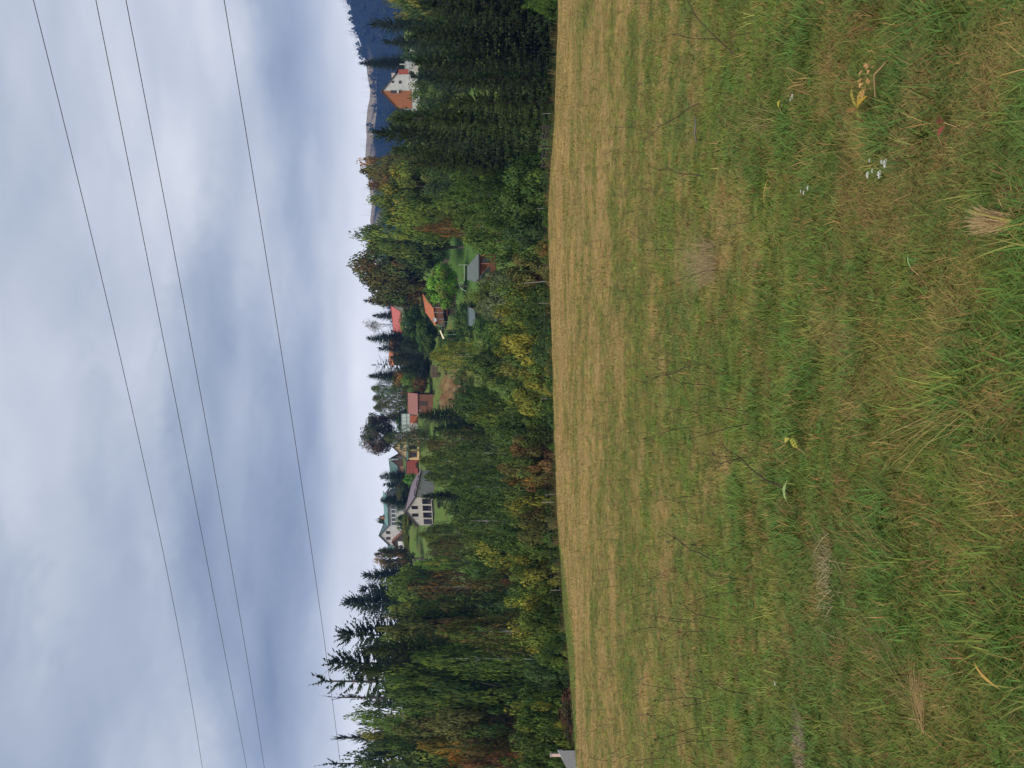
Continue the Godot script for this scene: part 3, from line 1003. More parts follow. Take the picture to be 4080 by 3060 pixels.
	var s2 := Shape.new()
	s2.tube([Vector3(0, -0.5, 0), Vector3(0, h, 0)], [0.24, 0.17], 10)
	part("shaft", s2, worn("pole_grey", Color(0.4, 0.34, 0.27), Color(0.58, 0.52, 0.44), 1.0, 0.9, Vector3(3, 0.3, 3)), o)
	block(o, "cross_arm", Vector3(0, h - 1.0, 0.2), Vector3(1.3, 0.12, 0.1), dark_wood)
	block(o, "bracket", Vector3(0, h - 1.3, 0.24), Vector3(0.2, 0.7, 0.08), dark_wood)
	for x in [-0.5, 0.5]:
		s2 = Shape.new()
		s2.tube([Vector3(x, h - 0.92, 0.2), Vector3(x, h - 0.84, 0.2), Vector3(x, h - 0.74, 0.2)], [0.05, 0.07, 0.03], 8)
		part("insulator", s2, white, o)

	# slim mast on the far hill
	o = thing("mast", "thin mast standing on the crest of the dark forest hill", "mast", Vector3.ZERO)
	var mp := at(2936, 1450, 1480)
	o.position = Vector3(mp.x, height(mp.x, mp.z), mp.z)
	s2 = Shape.new()
	s2.tube([Vector3.ZERO, Vector3(0, 30, 0)], [0.7, 0.3], 6)
	part("shaft", s2, steel, o)
	for y in [20.0, 25.0]:
		block(o, "antenna", Vector3(0, y, 0), Vector3(2.4, 0.5, 0.6), steel)

	# house below the field at the left edge
	var A := at(69, 2224, 50.0)
	var B := at(70, 2322, 44.5)
	var C := at(-150, 2330, 44.5)
	var Dd := at(-75, 2300, 50.0)
	o = thing("house", "house below the field's left edge with flat grey roof and white verge", "house", Vector3(A.x, A.y - 4.0, A.z))
	var off := -o.position
	rf = Shape.new()
	rf.slab([A + off, B + off, C + off, Dd + off], Vector3(0, -0.16, 0))
	part("roof", rf, worn("roof_cement", Color(0.1, 0.1, 0.1), Color(0.15, 0.15, 0.148), 1.6, 0.9), o)
	rf = Shape.new()
	rf.slab([A + off + Vector3(0, 0.05, -0.02), Dd + off + Vector3(0, 0.05, -0.02), Dd + off + Vector3(0, -0.3, -0.02), A + off + Vector3(0, -0.3, -0.02)], Vector3(0, 0, -0.14))
	part("verge_board", rf, white, o)
	rf = Shape.new()
	rf.slab([A + off + Vector3(-0.25, -0.2, -0.3), Dd + off + Vector3(0, -0.2, -0.3), Dd + off + Vector3(0, -4, -0.3), A + off + Vector3(-0.25, -5, -0.3)], Vector3(0, 0, 0.2))
	part("back_wall", rf, brown_wood, o)
	rf = Shape.new()
	rf.slab([A + off + Vector3(-0.25, -0.2, -0.1), B + off + Vector3(-0.25, -0.2, 0.1), B + off + Vector3(-0.25, -3, 0.1), A + off + Vector3(-0.25, -5, -0.1)], Vector3(-0.2, 0, 0))
	part("side_wall", rf, plaster, o)
	var cp := at(52, 2236, 50.4) + off
	var cy := at(52, 2195, 50.4).y + off.y
	block(o, "chimney", Vector3(cp.x, (cp.y + cy) * 0.5 - 0.3, cp.z), Vector3(0.17, cy - cp.y + 0.6, 0.17), worn("chimney_pink", Color(0.6, 0.42, 0.36), Color(0.7, 0.52, 0.46), 0.6))
	block(o, "chimney_cap", Vector3(cp.x, cy + 0.03, cp.z), Vector3(0.23, 0.05, 0.23), white)


# ---------------------------------------------------------------- fences, wires

func fences() -> void:
	var wood := worn("rail_dark", Color(0.03, 0.022, 0.018), Color(0.075, 0.055, 0.042), 1.0, 0.9)
	var o := thing("rail_fence", "dark wooden rail fence with the bright green lawn behind it", "fence", Vector3.ZERO)
	var a := at(2396, 2190, 62)
	var b := at(2556, 2190, 62)
	o.position = Vector3(a.x, a.y - 0.35, a.z)
	var span := b.x - a.x
	for k in 5:
		block(o, "fence_post", Vector3(span * k / 4.0, 0.25, 0), Vector3(0.11, 1.7, 0.11), wood)
	for r in 3:
		for k in 4:
			block(o, "rail", Vector3(span * (k + 0.5) / 4.0, 0.38 + r * 0.27, 0.08), Vector3(span / 4.0 + 0.06, 0.1, 0.045), wood, Basis(Vector3(0, 0, 1), 0.02 * sin(k * 3.0 + r)))
	# wire fence along the field edge
	o = thing("wire_fence", "thin wire fence on pale posts along the far edge of the field", "fence", Vector3.ZERO)
	var tops := []
	for k in 7:
		var u := 330.0 + k * 380.0
		var p := at(u, 2200, 56.6)
		p.y = height(p.x, p.z)
		var t := p + Vector3(0.04 * sin(k * 5.0), 1.0, 0)
		tops.append(t)
		var s := Shape.new()
		s.tube([p + Vector3.DOWN * 0.3, t], [0.024, 0.02], 6)
		part("fence_post", s, worn("post_weathered", Color(0.2, 0.185, 0.165), Color(0.32, 0.3, 0.27), 0.8, 0.9), o)
	for w in 3:
		var s := Shape.new()
		var pts := []
		var rad := []
		for k in 7:
			pts.append(tops[k] + Vector3(0, -0.08 - w * 0.3, 0.045))
			rad.append(0.003)
			if k < 6:
				pts.append((tops[k] + tops[k + 1]) * 0.5 + Vector3(0, -0.12 - w * 0.3, 0.045))
				rad.append(0.003)
		s.tube(pts, rad, 4)
		part("fence_wire", s, paint("wire_dull", 0.2, 0.2, 0.2, 0.5, 0.5), o)
	for q in [[1942, 2088, 2172, 56.0, -0.05, "tall thin pale stake leaning before the olive bushes"], [1059, 2160, 2200, 56.0, 0.0, "short pale stake at the field edge before the dark bushes"]]:
		o = thing("stake", q[5], "stake", Vector3.ZERO)
		var p := at(q[0], q[2], q[3])
		p.y = height(p.x, p.z)
		o.position = p
		var s := Shape.new()
		var hh := at(q[0], q[1], q[3]).y - p.y
		s.tube([Vector3.DOWN * 0.2, Vector3(q[4] * hh * 2.0, hh, 0)], [0.035, 0.028], 6)
		part("shaft", s, worn("post_weathered", Color(0.3, 0.28, 0.25), Color(0.46, 0.44, 0.4), 0.8, 0.9), o)


func power_lines() -> void:
	var lines := [
		[72.0, [450.0, 183.0], [1659.0, 437.0], "uppermost black power line crossing the cloudy sky"],
		[207.0, [700.0, 346.0], [1659.0, 533.0], "second power line from the top crossing the cloudy sky"],
		[272.0, [700.0, 405.0], [1659.0, 571.0], "third power line from the top crossing the cloudy sky"],
		[484.0, [650.0, 590.0], [1659.0, 736.0], "lowest power line crossing the top of the tall left spruce"],
	]
	var k := 3060.0 / 1659.0
	for l in lines:
		var d1 := 17.0
		var d2 := 38.0
		var p1 := at(3060, l[0] * k, d1)
		var p2 := at(0, l[2][1] * k, d2)
		var um: float = 3060.0 - l[1][0] * k
		var vm: float = l[1][1] * k
		# the point of the straight span (seen from above) that stands at um
		var sa := (3060.0 - 1530.0) / FPX
		var sb := -1530.0 / FPX
		var sm := (um - 1530.0) / FPX
		var t := (sa - sm) * d1 / (sm * (d2 - d1) - sb * d2 + sa * d1)
		var pm := at(um, vm, lerpf(d1, d2, t))
		var bend := (pm.y - lerpf(p1.y, p2.y, t)) / (t * (1.0 - t))
		bend = clampf(bend, -1.6, -0.05)
		var s := Shape.new()
		var pts := []
		var rad := []
		for i in 49:
			var q := -0.5 + 2.2 * i / 48.0
			var p := p1.lerp(p2, q)
			p.y += bend * q * (1.0 - q)
			pts.append(p)
			rad.append(0.0095)
		s.tube(pts, rad, 5)
		var o := top("power_line", s, paint("cable_black", 0.02, 0.02, 0.02, 0.6))
		tag(o, l[3], "power line", "power lines over the field")


# ---------------------------------------------------------------- sky

func sky_texture() -> ImageTexture:
	var w := 1536
	var h := 768
	var im := Image.create(w, h, false, Image.FORMAT_RGBF)
	var f := FastNoiseLite.new()
	f.seed = 11
	f.frequency = 0.55
	f.fractal_octaves = 5
	f.fractal_gain = 0.46
	f.domain_warp_enabled = true
	f.domain_warp_amplitude = 0.7
	f.domain_warp_frequency = 0.5
	var g := FastNoiseLite.new()
	g.seed = 23
	g.frequency = 0.8
	g.fractal_octaves = 4
	g.fractal_gain = 0.4
	# broad banks of cloud: azimuth and elevation in degrees (0 straight ahead), their sizes, how much darker or lighter
	var banks := [
		[-19.0, 27.5, 11.0, 7.0, -0.42], [-30.0, 22.0, 9.0, 4.5, -0.25], [7.0, 28.8, 6.5, 3.6, -0.3], [1.0, 23.0, 9.0, 3.6, -0.26], [20.0, 16.4, 9.0, 2.5, -0.5], [13.0, 18.4, 5.0, 2.4, -0.24], [31.0, 17.5, 7.0, 3.0, -0.25],
		[20.0, 25.0, 5.5, 2.2, 0.24], [22.0, 34.0, 9.0, 4.0, 0.14], [-4.0, 35.0, 7.0, 4.0, 0.26], [-1.0, 31.6, 4.0, 2.0, 0.14], [10.0, 25.2, 4.5, 1.5, 0.2], [-7.0, 14.5, 15.0, 3.6, 0.4], [-14.0, 21.2, 4.0, 1.2, 0.3], [-23.0, 18.6, 7.0, 2.6, 0.3],
		[-7.2, 16.1, 2.2, 0.8, -0.34], [4.0, 19.4, 5.0, 1.0, 0.16], [-27.0, 33.5, 6.0, 3.0, 0.12], [50.0, 30.0, 20.0, 9.0, -0.22], [-60.0, 30.0, 20.0, 9.0, 0.15], [100.0, 35.0, 25.0, 10.0, 0.12], [-110.0, 28.0, 26.0, 10.0, -0.24], [170.0, 32.0, 30.0, 9.0, -0.15], [0.0, 65.0, 40.0, 10.0, -0.1],
	]
	var dark := Color(0.163, 0.211, 0.298)
	var mid := Color(0.346, 0.393, 0.470)
	var bright := Color(0.615, 0.64, 0.68)
	for y in h:
		var el := 90.0 - 180.0 * (y + 0.5) / h
		for x in w:
			if el < -2.0:
				im.set_pixel(x, y, Color(0.2, 0.2, 0.17))
				continue
			var az := 360.0 * (x + 0.5) / w - 180.0
			var e := deg_to_rad(maxf(el, 0.5))
			var dir := Vector3(sin(deg_to_rad(az)) * cos(e), sin(e), -cos(deg_to_rad(az)) * cos(e))
			var p := dir / (dir.y + 0.16)
			var t := 0.5 + f.get_noise_2d(p.x * 0.9, p.z * 1.5) * 0.66 + g.get_noise_2d(p.x * 2.6, p.z * 4.2) * 0.2
			for b in banks:
				var da := absf(az - b[0])
				da = minf(da, 360.0 - da) / b[2]
				var de: float = (el - b[1]) / b[3]
				var q := da * da + de * de
				if q < 9.0:
					t += b[4] * exp(-q)
			var low := 1.0 - smoothstep(9.5, 17.5, el)
			t = lerpf(t, 1.32 + (t - 0.5) * 0.2, low)
			t = clampf(t, 0.0, 1.5)
			var c := dark.lerp(mid, t * 2.0) if t < 0.5 else mid.lerp(bright, t * 2.0 - 1.0)
			im.set_pixel(x, y, c)
	return ImageTexture.create_from_image(im)


# ---------------------------------------------------------------- ground

func steps_of(marks: Array) -> PackedFloat32Array:
	var a := PackedFloat32Array()
	for m in marks:
		var p: float = m[0]
		while p < m[1] - 0.001:
			a.append(p)
			p += m[2]
	a.append(marks[-1][1])
	return a


func ground_color(x: float, z: float) -> Color:
	var d := -z
	if d < 56.5:
		var s := dryness(x, z)
		var c := Color(0.10, 0.115, 0.036).lerp(Color(0.34, 0.24, 0.1), smoothstep(0.2, 0.95, s))
		return c
	var n := noise_b.get_noise_2d(x * 0.7, z * 0.7)
	var bank := Color(0.05, 0.052, 0.025)
	var lawn := Color(0.10, 0.18, 0.04).lerp(Color(0.145, 0.17, 0.058), clampf(n + 0.4, 0.0, 1.0))
	var c := bank.lerp(lawn, smoothstep(70.0, 95.0, d + n * 12.0))
	# fresh green lawn right of the field, behind the rail fence
	c = c.lerp(Color(0.075, 0.19, 0.04), smoothstep(57.0, 60.0, d) * (1.0 - smoothstep(74.0, 84.0, d)) * smoothstep(12.0, 16.0, x))
	c = c.lerp(Color(0.09, 0.17, 0.045), smoothstep(14.0, 20.0, x) * (1.0 - smoothstep(40.0, 50.0, x)) * smoothstep(135.0, 150.0, d) * (1.0 - smoothstep(182.0, 190.0, d)))
	# bare eroded bank below the barn
	var q := Vector2((x + 1.5) / 6.5, (d - 172.0) / 24.0).length()
	c = c.lerp(Color(0.17, 0.085, 0.045).lerp(Color(0.24, 0.17, 0.085), clampf(noise_b.get_noise_2d(x * 2.0, z * 2.0) * 1.6 + 0.4, 0.0, 1.0)), (1.0 - smoothstep(0.45, 1.1, q + n * 0.9)))
	if d > 330.0:
		var far := Color(0.016, 0.024, 0.016)
		var open := clearing(x, d)
		c = c.lerp(far, smoothstep(330.0, 420.0, d)).lerp(Color(0.24, 0.2, 0.135), open)
	return c


# open dry pasture below the crest of the far hill
func clearing(x: float, d: float) -> float:
	var a := x * 1500.0 / d
	var lower := 1225.0 + noise_c.get_noise_2d(a * 0.6, 7.0) * 110.0 + 60.0 * smoothstep(560.0, 700.0, a)
	var k := smoothstep(lower, lower + 25.0, d)
	k *= smoothstep(200.0, 240.0, a) * (1.0 - smoothstep(618.0, 640.0, a))
	k *= 1.0 - smoothstep(1482.0, 1496.0, d) * (1.0 - smoothstep(500.0, 520.0, a))
	return k


func ground() -> void:
	var xs := steps_of([[-1900, -700, 80], [-700, -260, 22], [-260, -70, 7], [-70, -34, 2], [-34, 34, 0.5], [34, 70, 2], [70, 260, 7], [260, 700, 22], [700, 1900, 60]])
	var zs := steps_of([[-2600, -1560, 90], [-1560, -1300, 12], [-1300, -800, 26], [-800, -330, 24], [-330, -100, 4], [-100, -58, 1.2], [-58, -10, 0.5], [-10, 2, 0.25], [2, 30, 3], [30, 160, 26]])
	var nx := xs.size()
	var nz := zs.size()
	var v := PackedVector3Array()
	var c := PackedColorArray()
	var n := PackedVector3Array()
	var idx := PackedInt32Array()
	for z in zs:
		for x in xs:
			v.append(Vector3(x, height(x, z), z))
			c.append(ground_color(x, z))
			var e := 0.3 if absf(z) < 60.0 else 2.0 if z > -400.0 else 12.0
			n.append(Vector3(height(x - e, z) - height(x + e, z), 2.0 * e, height(x, z - e) - height(x, z + e)).normalized())
	for j in nz - 1:
		for i in nx - 1:
			var a := j * nx + i
			idx.append_array(PackedInt32Array([a, a + 1, a + nx + 1, a, a + nx + 1, a + nx]))
	var arr := []
	arr.resize(Mesh.ARRAY_MAX)
	arr[Mesh.ARRAY_VERTEX] = v
	arr[Mesh.ARRAY_NORMAL] = n
	arr[Mesh.ARRAY_COLOR] = c
	arr[Mesh.ARRAY_INDEX] = idx
	var m := ArrayMesh.new()
	m.add_surface_from_arrays(Mesh.PRIMITIVE_TRIANGLES, arr)
	var mt := StandardMaterial3D.new()
	mt.resource_name = "soil_and_turf"
	mt.vertex_color_use_as_albedo = true
	mt.roughness = 0.95
	mt.metallic_specular = 0.1
	var im := Image.create(512, 512, false, Image.FORMAT_RGB8)
	var f := FastNoiseLite.new()
	f.seed = 5
	f.frequency = 0.06
	f.fractal_octaves = 4
	var nim := f.get_seamless_image(512, 512)
	for y in 512:
		for x in 512:
			var t := nim.get_pixel(x, y).r
			var k := 0.45 + 0.75 * t
			im.set_pixel(x, y, Color(k, k * 0.99, k * 0.96).linear_to_srgb())
	mt.albedo_texture = ImageTexture.create_from_image(im)
	mt.uv1_triplanar = true
	mt.uv1_world_triplanar = true
	mt.uv1_scale = Vector3.ONE * 0.37
	var o := top("ground", m, mt)
	o.set_meta("kind", "structure")
	o.set_meta("label", "mown meadow falling to a bank and rising to a wooded hillside")
	o.set_meta("category", "ground")


# ---------------------------------------------------------------- grass

func tuft(sd: int, blades: int, ln: float, spread: float, lay: float, wide: float, dry: float) -> ArrayMesh:
	rng.seed = sd
	var s := Shape.new()
	for k in blades:
		var a := rnd(0, TAU)
		var p := Vector3(cos(a), 0, sin(a)) * sqrt(rng.randf()) * spread
		var b := rnd(0, TAU)
		var dir := Vector3(cos(b), 0, sin(b))
		var l := ln * rnd(0.45, 1.25)
		var tilt := clampf(lay + rnd(-0.35, 0.35), 0.05, 1.35)
		var w := wide * rnd(0.6, 1.4)
		var side := Vector3(-dir.z, 0, dir.x)
		var j := rnd(0.5, 1.55)
		var col := Color(j * rnd(0.88, 1.12), j, j * rnd(0.8, 1.2))
		if rng.randf() < dry:
			col = Color(j * 1.6, j * 1.2, j * 1.35)
		var q := p
		var segs := 3
		var prev_l := q - side * w * 0.5
		var prev_r := q + side * w * 0.5
		for i in segs:
			var an := tilt * (0.45 + 0.75 * (i + 1.0) / segs)
			q += (dir * sin(an) + Vector3.UP * cos(an)) * l / segs
			q.y = maxf(q.y, 0.006)
			var ww := w * 0.5 * (1.0 - (i + 1.0) / segs) * 1.2
			var nn := (Vector3.UP * 1.0 + side * rnd(-0.4, 0.4) - dir * 0.2).normalized()
			if i < segs - 1:
				var cl := q - side * ww
				var cr := q + side * ww
				s.leaf(prev_l, prev_r, cr, nn, col)
				s.leaf(prev_l, cr, cl, nn, col)
				prev_l = cl
				prev_r = cr
			else:
				s.leaf(prev_l, prev_r, q, nn, col)
	return s.mesh()


func scatter(called: String, label: String, category: String, m: Mesh, mat: Material, places: Array, cols: Array) -> void:
	var mm := MultiMesh.new()
	mm.transform_format = MultiMesh.TRANSFORM_3D
	mm.use_colors = true
	mm.mesh = m
	mm.instance_count = places.size()
	for i in places.size():
		mm.set_instance_transform(i, places[i])
		mm.set_instance_color(i, cols[i])
	var o := MultiMeshInstance3D.new()
	o.name = numbered(called)
	o.multimesh = mm
	o.material_override = mat
	add_child(o)
	o.set_meta("kind", "stuff")
	tag(o, label, category)


func grass() -> void:
	var mat := leafy("grass_blades", Color(1, 1, 1), 0.3)
	mat.roughness = 0.65
	var kinds_of := []
	#            blades length spread lay wide dry
	for q in [[34, 0.05, 0.07, 0.95, 0.0034, 0.28], [30, 0.075, 0.085, 1.05, 0.0038, 0.34], [20, 0.12, 0.08, 1.05, 0.0048, 0.22], [38, 0.07, 0.1, 1.25, 0.0026, 0.5], [26, 0.13, 0.12, 1.3, 0.0024, 0.6], [12, 0.16, 0.06, 0.85, 0.0056, 0.12]]:
		kinds_of.append(tuft(700 + kinds_of.size(), q[0], q[1], q[2], q[3], q[4], q[5]))
	# broad leaved weeds lying in the turf
	rng.seed = 777
	var weed := Shape.new()
	for k in 9:
		var a := k * 2.4
		var d := Vector3(cos(a), 0.35, sin(a)).normalized() * rnd(0.03, 0.06)
		var sd := Vector3(-sin(a), 0, cos(a)) * 0.012
		var nn := (Vector3.UP + Vector3(cos(a), 0, sin(a)) * 0.3).normalized()
		weed.leaf(Vector3.ZERO, d * 0.55 + sd, d, nn, Color.WHITE * rnd(0.8, 1.2))
		weed.leaf(Vector3.ZERO, d * 0.55 - sd, d, nn, Color.WHITE * rnd(0.8, 1.2))
	kinds_of.append(weed.mesh())
	var coarse := []
	for q in [[34, 0.07, 0.3, 1.0, 0.008, 0.3], [30, 0.1, 0.34, 1.25, 0.007, 0.35], [10, 0.16, 0.3, 0.6, 0.005, 0.35]]:
		coarse.append(tuft(720 + coarse.size(), q[0], q[1], q[2], q[3], q[4], q[5]))
	var places := []
	var cols := []
	for k in kinds_of.size() + coarse.size():
		places.append([])
		cols.append([])
	rng.seed = 99
	# tufts per square metre fall off smoothly with the distance
	for band in [[1.5, 44.0, 1.4, false], [20.0, 56.0, 0.62, true]]:
		var wide_tufts: bool = band[3]
		var half := 0.56
		var d: float = band[0]
		var owed := 0.0
		while d < band[1]:
			var dens: float = band[2] * minf(950.0, 950.0 * pow(3.4 / d, 1.35))
			dens *= (1.0 - smoothstep(20.0, 44.0, d)) if not wide_tufts else smoothstep(20.0, 44.0, d)
			owed += dens * 2.0 * half * d * 0.02
			d += 0.02
			while owed > 1.0:
				owed -= 1.0
				plant(d + rnd(0.0, 0.02), rnd(-half, half), wide_tufts, kinds_of.size(), places, cols)
	var said := ["short green meadow grass in the foreground", "medium meadow grass in the foreground", "longer lush blades of meadow grass", "short dry mown straw in the turf", "long flattened straw lying on the turf", "upright broad grass blades", "small leafy weeds in the turf", "short stubble of the far field", "flattened straw of the far field", "upright dry stalks of the far field"]
	for k in places.size():
		if places[k].size():
			scatter("grass", said[k], "grass", kinds_of[k] if k < kinds_of.size() else coarse[k - kinds_of.size()], mat, places[k], cols[k])



func plant(d: float, an: float, wide_tuft: bool, fine_kinds: int, places: Array, cols: Array) -> void:
	var p := Vector3(sin(an) * d, 0, -cos(an) * d)
	if -p.z > 56.6:
		return
	p.y = height(p.x, p.z)
	var s := dryness(p.x, p.z)
	var fine := noise_b.get_noise_2d(p.x * 9.0, p.z * 9.0)
	var t := clampf(s + rnd(-0.36, 0.36) + fine * 0.4, 0.0, 1.0)
	var green := Color(0.115, 0.225, 0.038).lerp(Color(0.22, 0.255, 0.052), rng.randf())
	green = green.lerp(Color(0.075, 0.16, 0.05), clampf(noise_a.get_noise_2d(p.x * 3.0, p.z * 3.0) * 0.9, 0.0, 0.5))
	var col := green.lerp(Color(0.40, 0.325, 0.1), smoothstep(0.3, 0.74, t)).lerp(Color(0.52, 0.36, 0.165), smoothstep(0.6, 1.0, t))
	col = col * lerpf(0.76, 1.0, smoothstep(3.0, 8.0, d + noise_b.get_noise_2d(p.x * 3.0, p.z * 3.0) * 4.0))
	if rng.randf() < 0.14:
		col = Color(0.36, 0.215, 0.085) if rng.randf() < 0.7 else Color(0.17, 0.1, 0.045)
	var spread := lerpf(0.3, 0.6, smoothstep(6.0, 16.0, d))
	col = col * rnd(1.0 - spread, 1.0 + spread)
	var k := 0
	var sc := rnd(0.65, 1.2)
	if not wide_tuft:
		var r := rng.randf()
		if t > 0.58:
			k = 3 if r < 0.6 else 4
		else:
			k = 0 if r < 0.4 else 1 if r < 0.56 else 2 if r < 0.62 else 3 if r < 0.8 else 4 if r < 0.86 else 5 if r < 0.89 else 6
		if k == 6:
			col = Color(0.1, 0.2, 0.045) * rnd(0.8, 1.3)
		# longer growth in patches close to the viewer
		var lush := smoothstep(-0.1, 0.5, noise_b.get_noise_2d(p.x * 4.5 + 40.0, p.z * 4.5)) * (1.0 - smoothstep(4.0, 9.0, d))
		sc *= 0.76 + 0.34 * lush
		if lush > 0.35 and t < 0.6 and rng.randf() < 0.26:
			col = Color(0.09, 0.175, 0.035) * rnd(0.7, 1.4)
			k = 2 if r < 0.6 else 1
	else:
		k = fine_kinds + (0 if rng.randf() < 0.5 else 1 if rng.randf() < 0.85 else 2)
		sc *= 1.0 + (d - 17.0) * 0.008
	var flat := lerpf(1.0, 0.7, smoothstep(0.4, 1.0, s))
	var bs := Basis(Vector3.UP, rnd(0, TAU)).scaled(Vector3(sc, sc * flat, sc))
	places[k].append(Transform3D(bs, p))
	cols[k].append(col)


# rank growth on the bank and the hillside between the trees
func undergrowth() -> void:
	rng.seed = 4242
	var low: Mesh = crown_mesh(990, 16, 60, 0.08, [[Color(0.05, 0.075, 0.02), 0.6], [Color(0.085, 0.09, 0.025), 0.4]], 2)
	var places := []
	var cols := []
	for i in 2300:
		var d := 57.2 + 225.0 * pow(rng.randf(), 1.5)
		var x := rnd(-0.62, 0.62) * d
		var z := -d
		if d > 135.0 and d < 190.0 and x > 12.0 and x < 45.0:
			continue
		if Vector2((x + 1.5) / 6.5, (d - 172.0) / 24.0).length() < 1.0 and rng.randf() < 0.85:
			continue
		if d < 80.0 and x > 15.5 and x < 24.0:
			continue
		if d > 95.0 and rng.randf() < 0.45:
			continue
		var h := (rnd(0.5, 1.3) if d > 75.0 else rnd(0.5, 1.5)) * (0.5 if d < 59.0 else 1.0)
		var w := h * rnd(0.7, 1.3)
		places.append(Transform3D(Basis(Vector3.UP, rnd(0, TAU)).scaled(Vector3(w, h, w)), Vector3(x, height(x, z) - 0.1, z)))
		var k := rnd(0.7, 1.2)
		cols.append(Color(k, k, k) if rng.randf() < 0.8 else Color(k * 1.6, k * 1.05, k))
	var rough := tuft(991, 16, 0.5, 0.5, 0.6, 0.05, 0.35)
	var gp := []
	var gc := []
	for i in 16000:
		var d := 57.5 + 215.0 * pow(rng.randf(), 1.1)
		var x := rnd(-0.58, 0.58) * d
		var bare := Vector2((x + 1.5) / 6.5, (d - 172.0) / 24.0).length() < 1.1
		var c := ground_color(x, -d) * rnd(0.8, 1.45)
		if bare:
			c = Color(0.28, 0.19, 0.1) * rnd(0.4, 1.3) if rng.randf() < 0.6 else Color(0.08, 0.12, 0.035) * rnd(0.7, 1.4)
		elif rng.randf() < 0.12:
			c = Color(0.26, 0.2, 0.08) * rnd(0.6, 1.2)
		var sc := rnd(0.5, 1.5)
		gp.append(Transform3D(Basis(Vector3.UP, rnd(0, TAU)).scaled(Vector3(sc, sc * rnd(0.4, 1.0), sc)), Vector3(x, height(x, -d) - 0.02, -d)))
		gc.append(c)
	var rp := []
	var rc := []
	for i in 2600:
		var x := rnd(-34.0, 34.0)
		var d := 55.2 + rnd(0.0, 2.6) + noise_a.get_noise_2d(x * 2.0, 3.0) * 1.4
		if rng.randf() > 0.55 + noise_a.get_noise_2d(x * 4.0, 9.0) * 1.2:
			continue
		var sc := rnd(0.35, 1.15)
		rp.append(Transform3D(Basis(Vector3.UP, rnd(0, TAU)).scaled(Vector3(sc * 0.6, sc * rnd(0.8, 1.5), sc * 0.6)), Vector3(x, height(x, -d) - 0.03, -d)))
		rc.append((Color(0.06, 0.09, 0.025) if rng.randf() < 0.6 else Color(0.17, 0.12, 0.05)) * rnd(0.6, 1.4))
	scatter("rank_weeds", "broken margin of tall weeds along the far rim of the field", "weeds", rough, leafy("rough_blades", Color(1, 1, 1)), rp, rc)
	scatter("rough_grass", "uneven grass and dry tufts on the hillside plots", "grass", rough, leafy("rough_blades", Color(1, 1, 1)), gp, gc)
	scatter("undergrowth", "tangled weeds and low scrub covering the bank and hillside", "undergrowth", low, leafy("scrub", Color(1, 1, 1)), places, cols)


# forest of the far hills, seen as one mass
func far_forest() -> void:
	rng.seed = 31
	var m := spruce_mesh(150, 9, 6, 0.0, 3)
	var round_m := crown_mesh(151, 14, 26, 0.12, [[Color(0.7, 0.9, 0.7), 1.0]], 0)
	for kind in 2:
		var places := []
		var cols := []
		var tries := 15000 if kind == 0 else 1600
		for i in tries:
			var d := 640.0 + 900.0 * rng.randf()
			var x := rnd(-0.62, 0.72) * d
			if clearing(x, d) > 0.1 and rng.randf() > 0.012:
				continue
			var h := rnd(11.0, 21.0) if kind == 0 else rnd(8.0, 14.0)
			if d > 1470.0:
				h *= 0.75
			var w := h * rnd(0.17, 0.25) if kind == 0 else h * rnd(0.4, 0.55)
			places.append(Transform3D(Basis(Vector3.UP, rnd(0, TAU)).scaled(Vector3(w, h, w)), Vector3(x, height(x, -d) - 0.3, -d)))
			var k := rnd(0.7, 1.25)
			cols.append(Color(0.014 * k, 0.024 * k, 0.016 * k) if kind == 0 else Color(0.05 * k, 0.062 * k, 0.026 * k))
		scatter("far_forest", "dark spruce forest on the far hills" if kind == 0 else "paler leafy trees scattered through the far forest", "forest", m if kind == 0 else round_m, leafy("far_needles", Color(1, 1, 1), 0.1), places, cols)


# ---------------------------------------------------------------- single plants in the meadow

func stalk_mesh(sd: int) -> Shape:
	rng.seed = sd
	var s := Shape.new()
	var h := rnd(0.28, 0.58)
	var lean := Vector3(rnd(-0.5, 0.5), 0, rnd(-0.3, 0.3))
	var pts := []
	var rad := []
	for i in 6:
		var t := i / 5.0
		pts.append(Vector3(lean.x * h * t * t + sin(t * 7.0 + sd) * 0.008, h * t * (1.0 - 0.12 * lean.length() * t), lean.z * h * t * t))
		rad.append(lerpf(0.0034, 0.0017, t))
	s.tube(pts, rad, 5)
	for k in 2 + sd % 4:
		var i := 2 + (k % 3)
		var a := rnd(0, TAU)
		var p: Vector3 = pts[i]
		var d := Vector3(cos(a), rnd(0.6, 1.2), sin(a)).normalized() * rnd(0.04, 0.1)
		s.tube([p, p + d * 0.6, p + d], [0.0018, 0.0014, 0.001], 4)
		for q in 2:
			var e := p + d + ball() * 0.006
			s.box(e, Vector3(0.005, 0.009, 0.005), Basis(Vector3.UP, q * 1.1))
	for q in 4:
		var e: Vector3 = pts[5] + ball() * Vector3(0.006, 0.02, 0.006)
		s.box(e, Vector3(0.006, 0.011, 0.006), Basis(Vector3(0.6, 0, 0.8), q * 0.9))
	return s


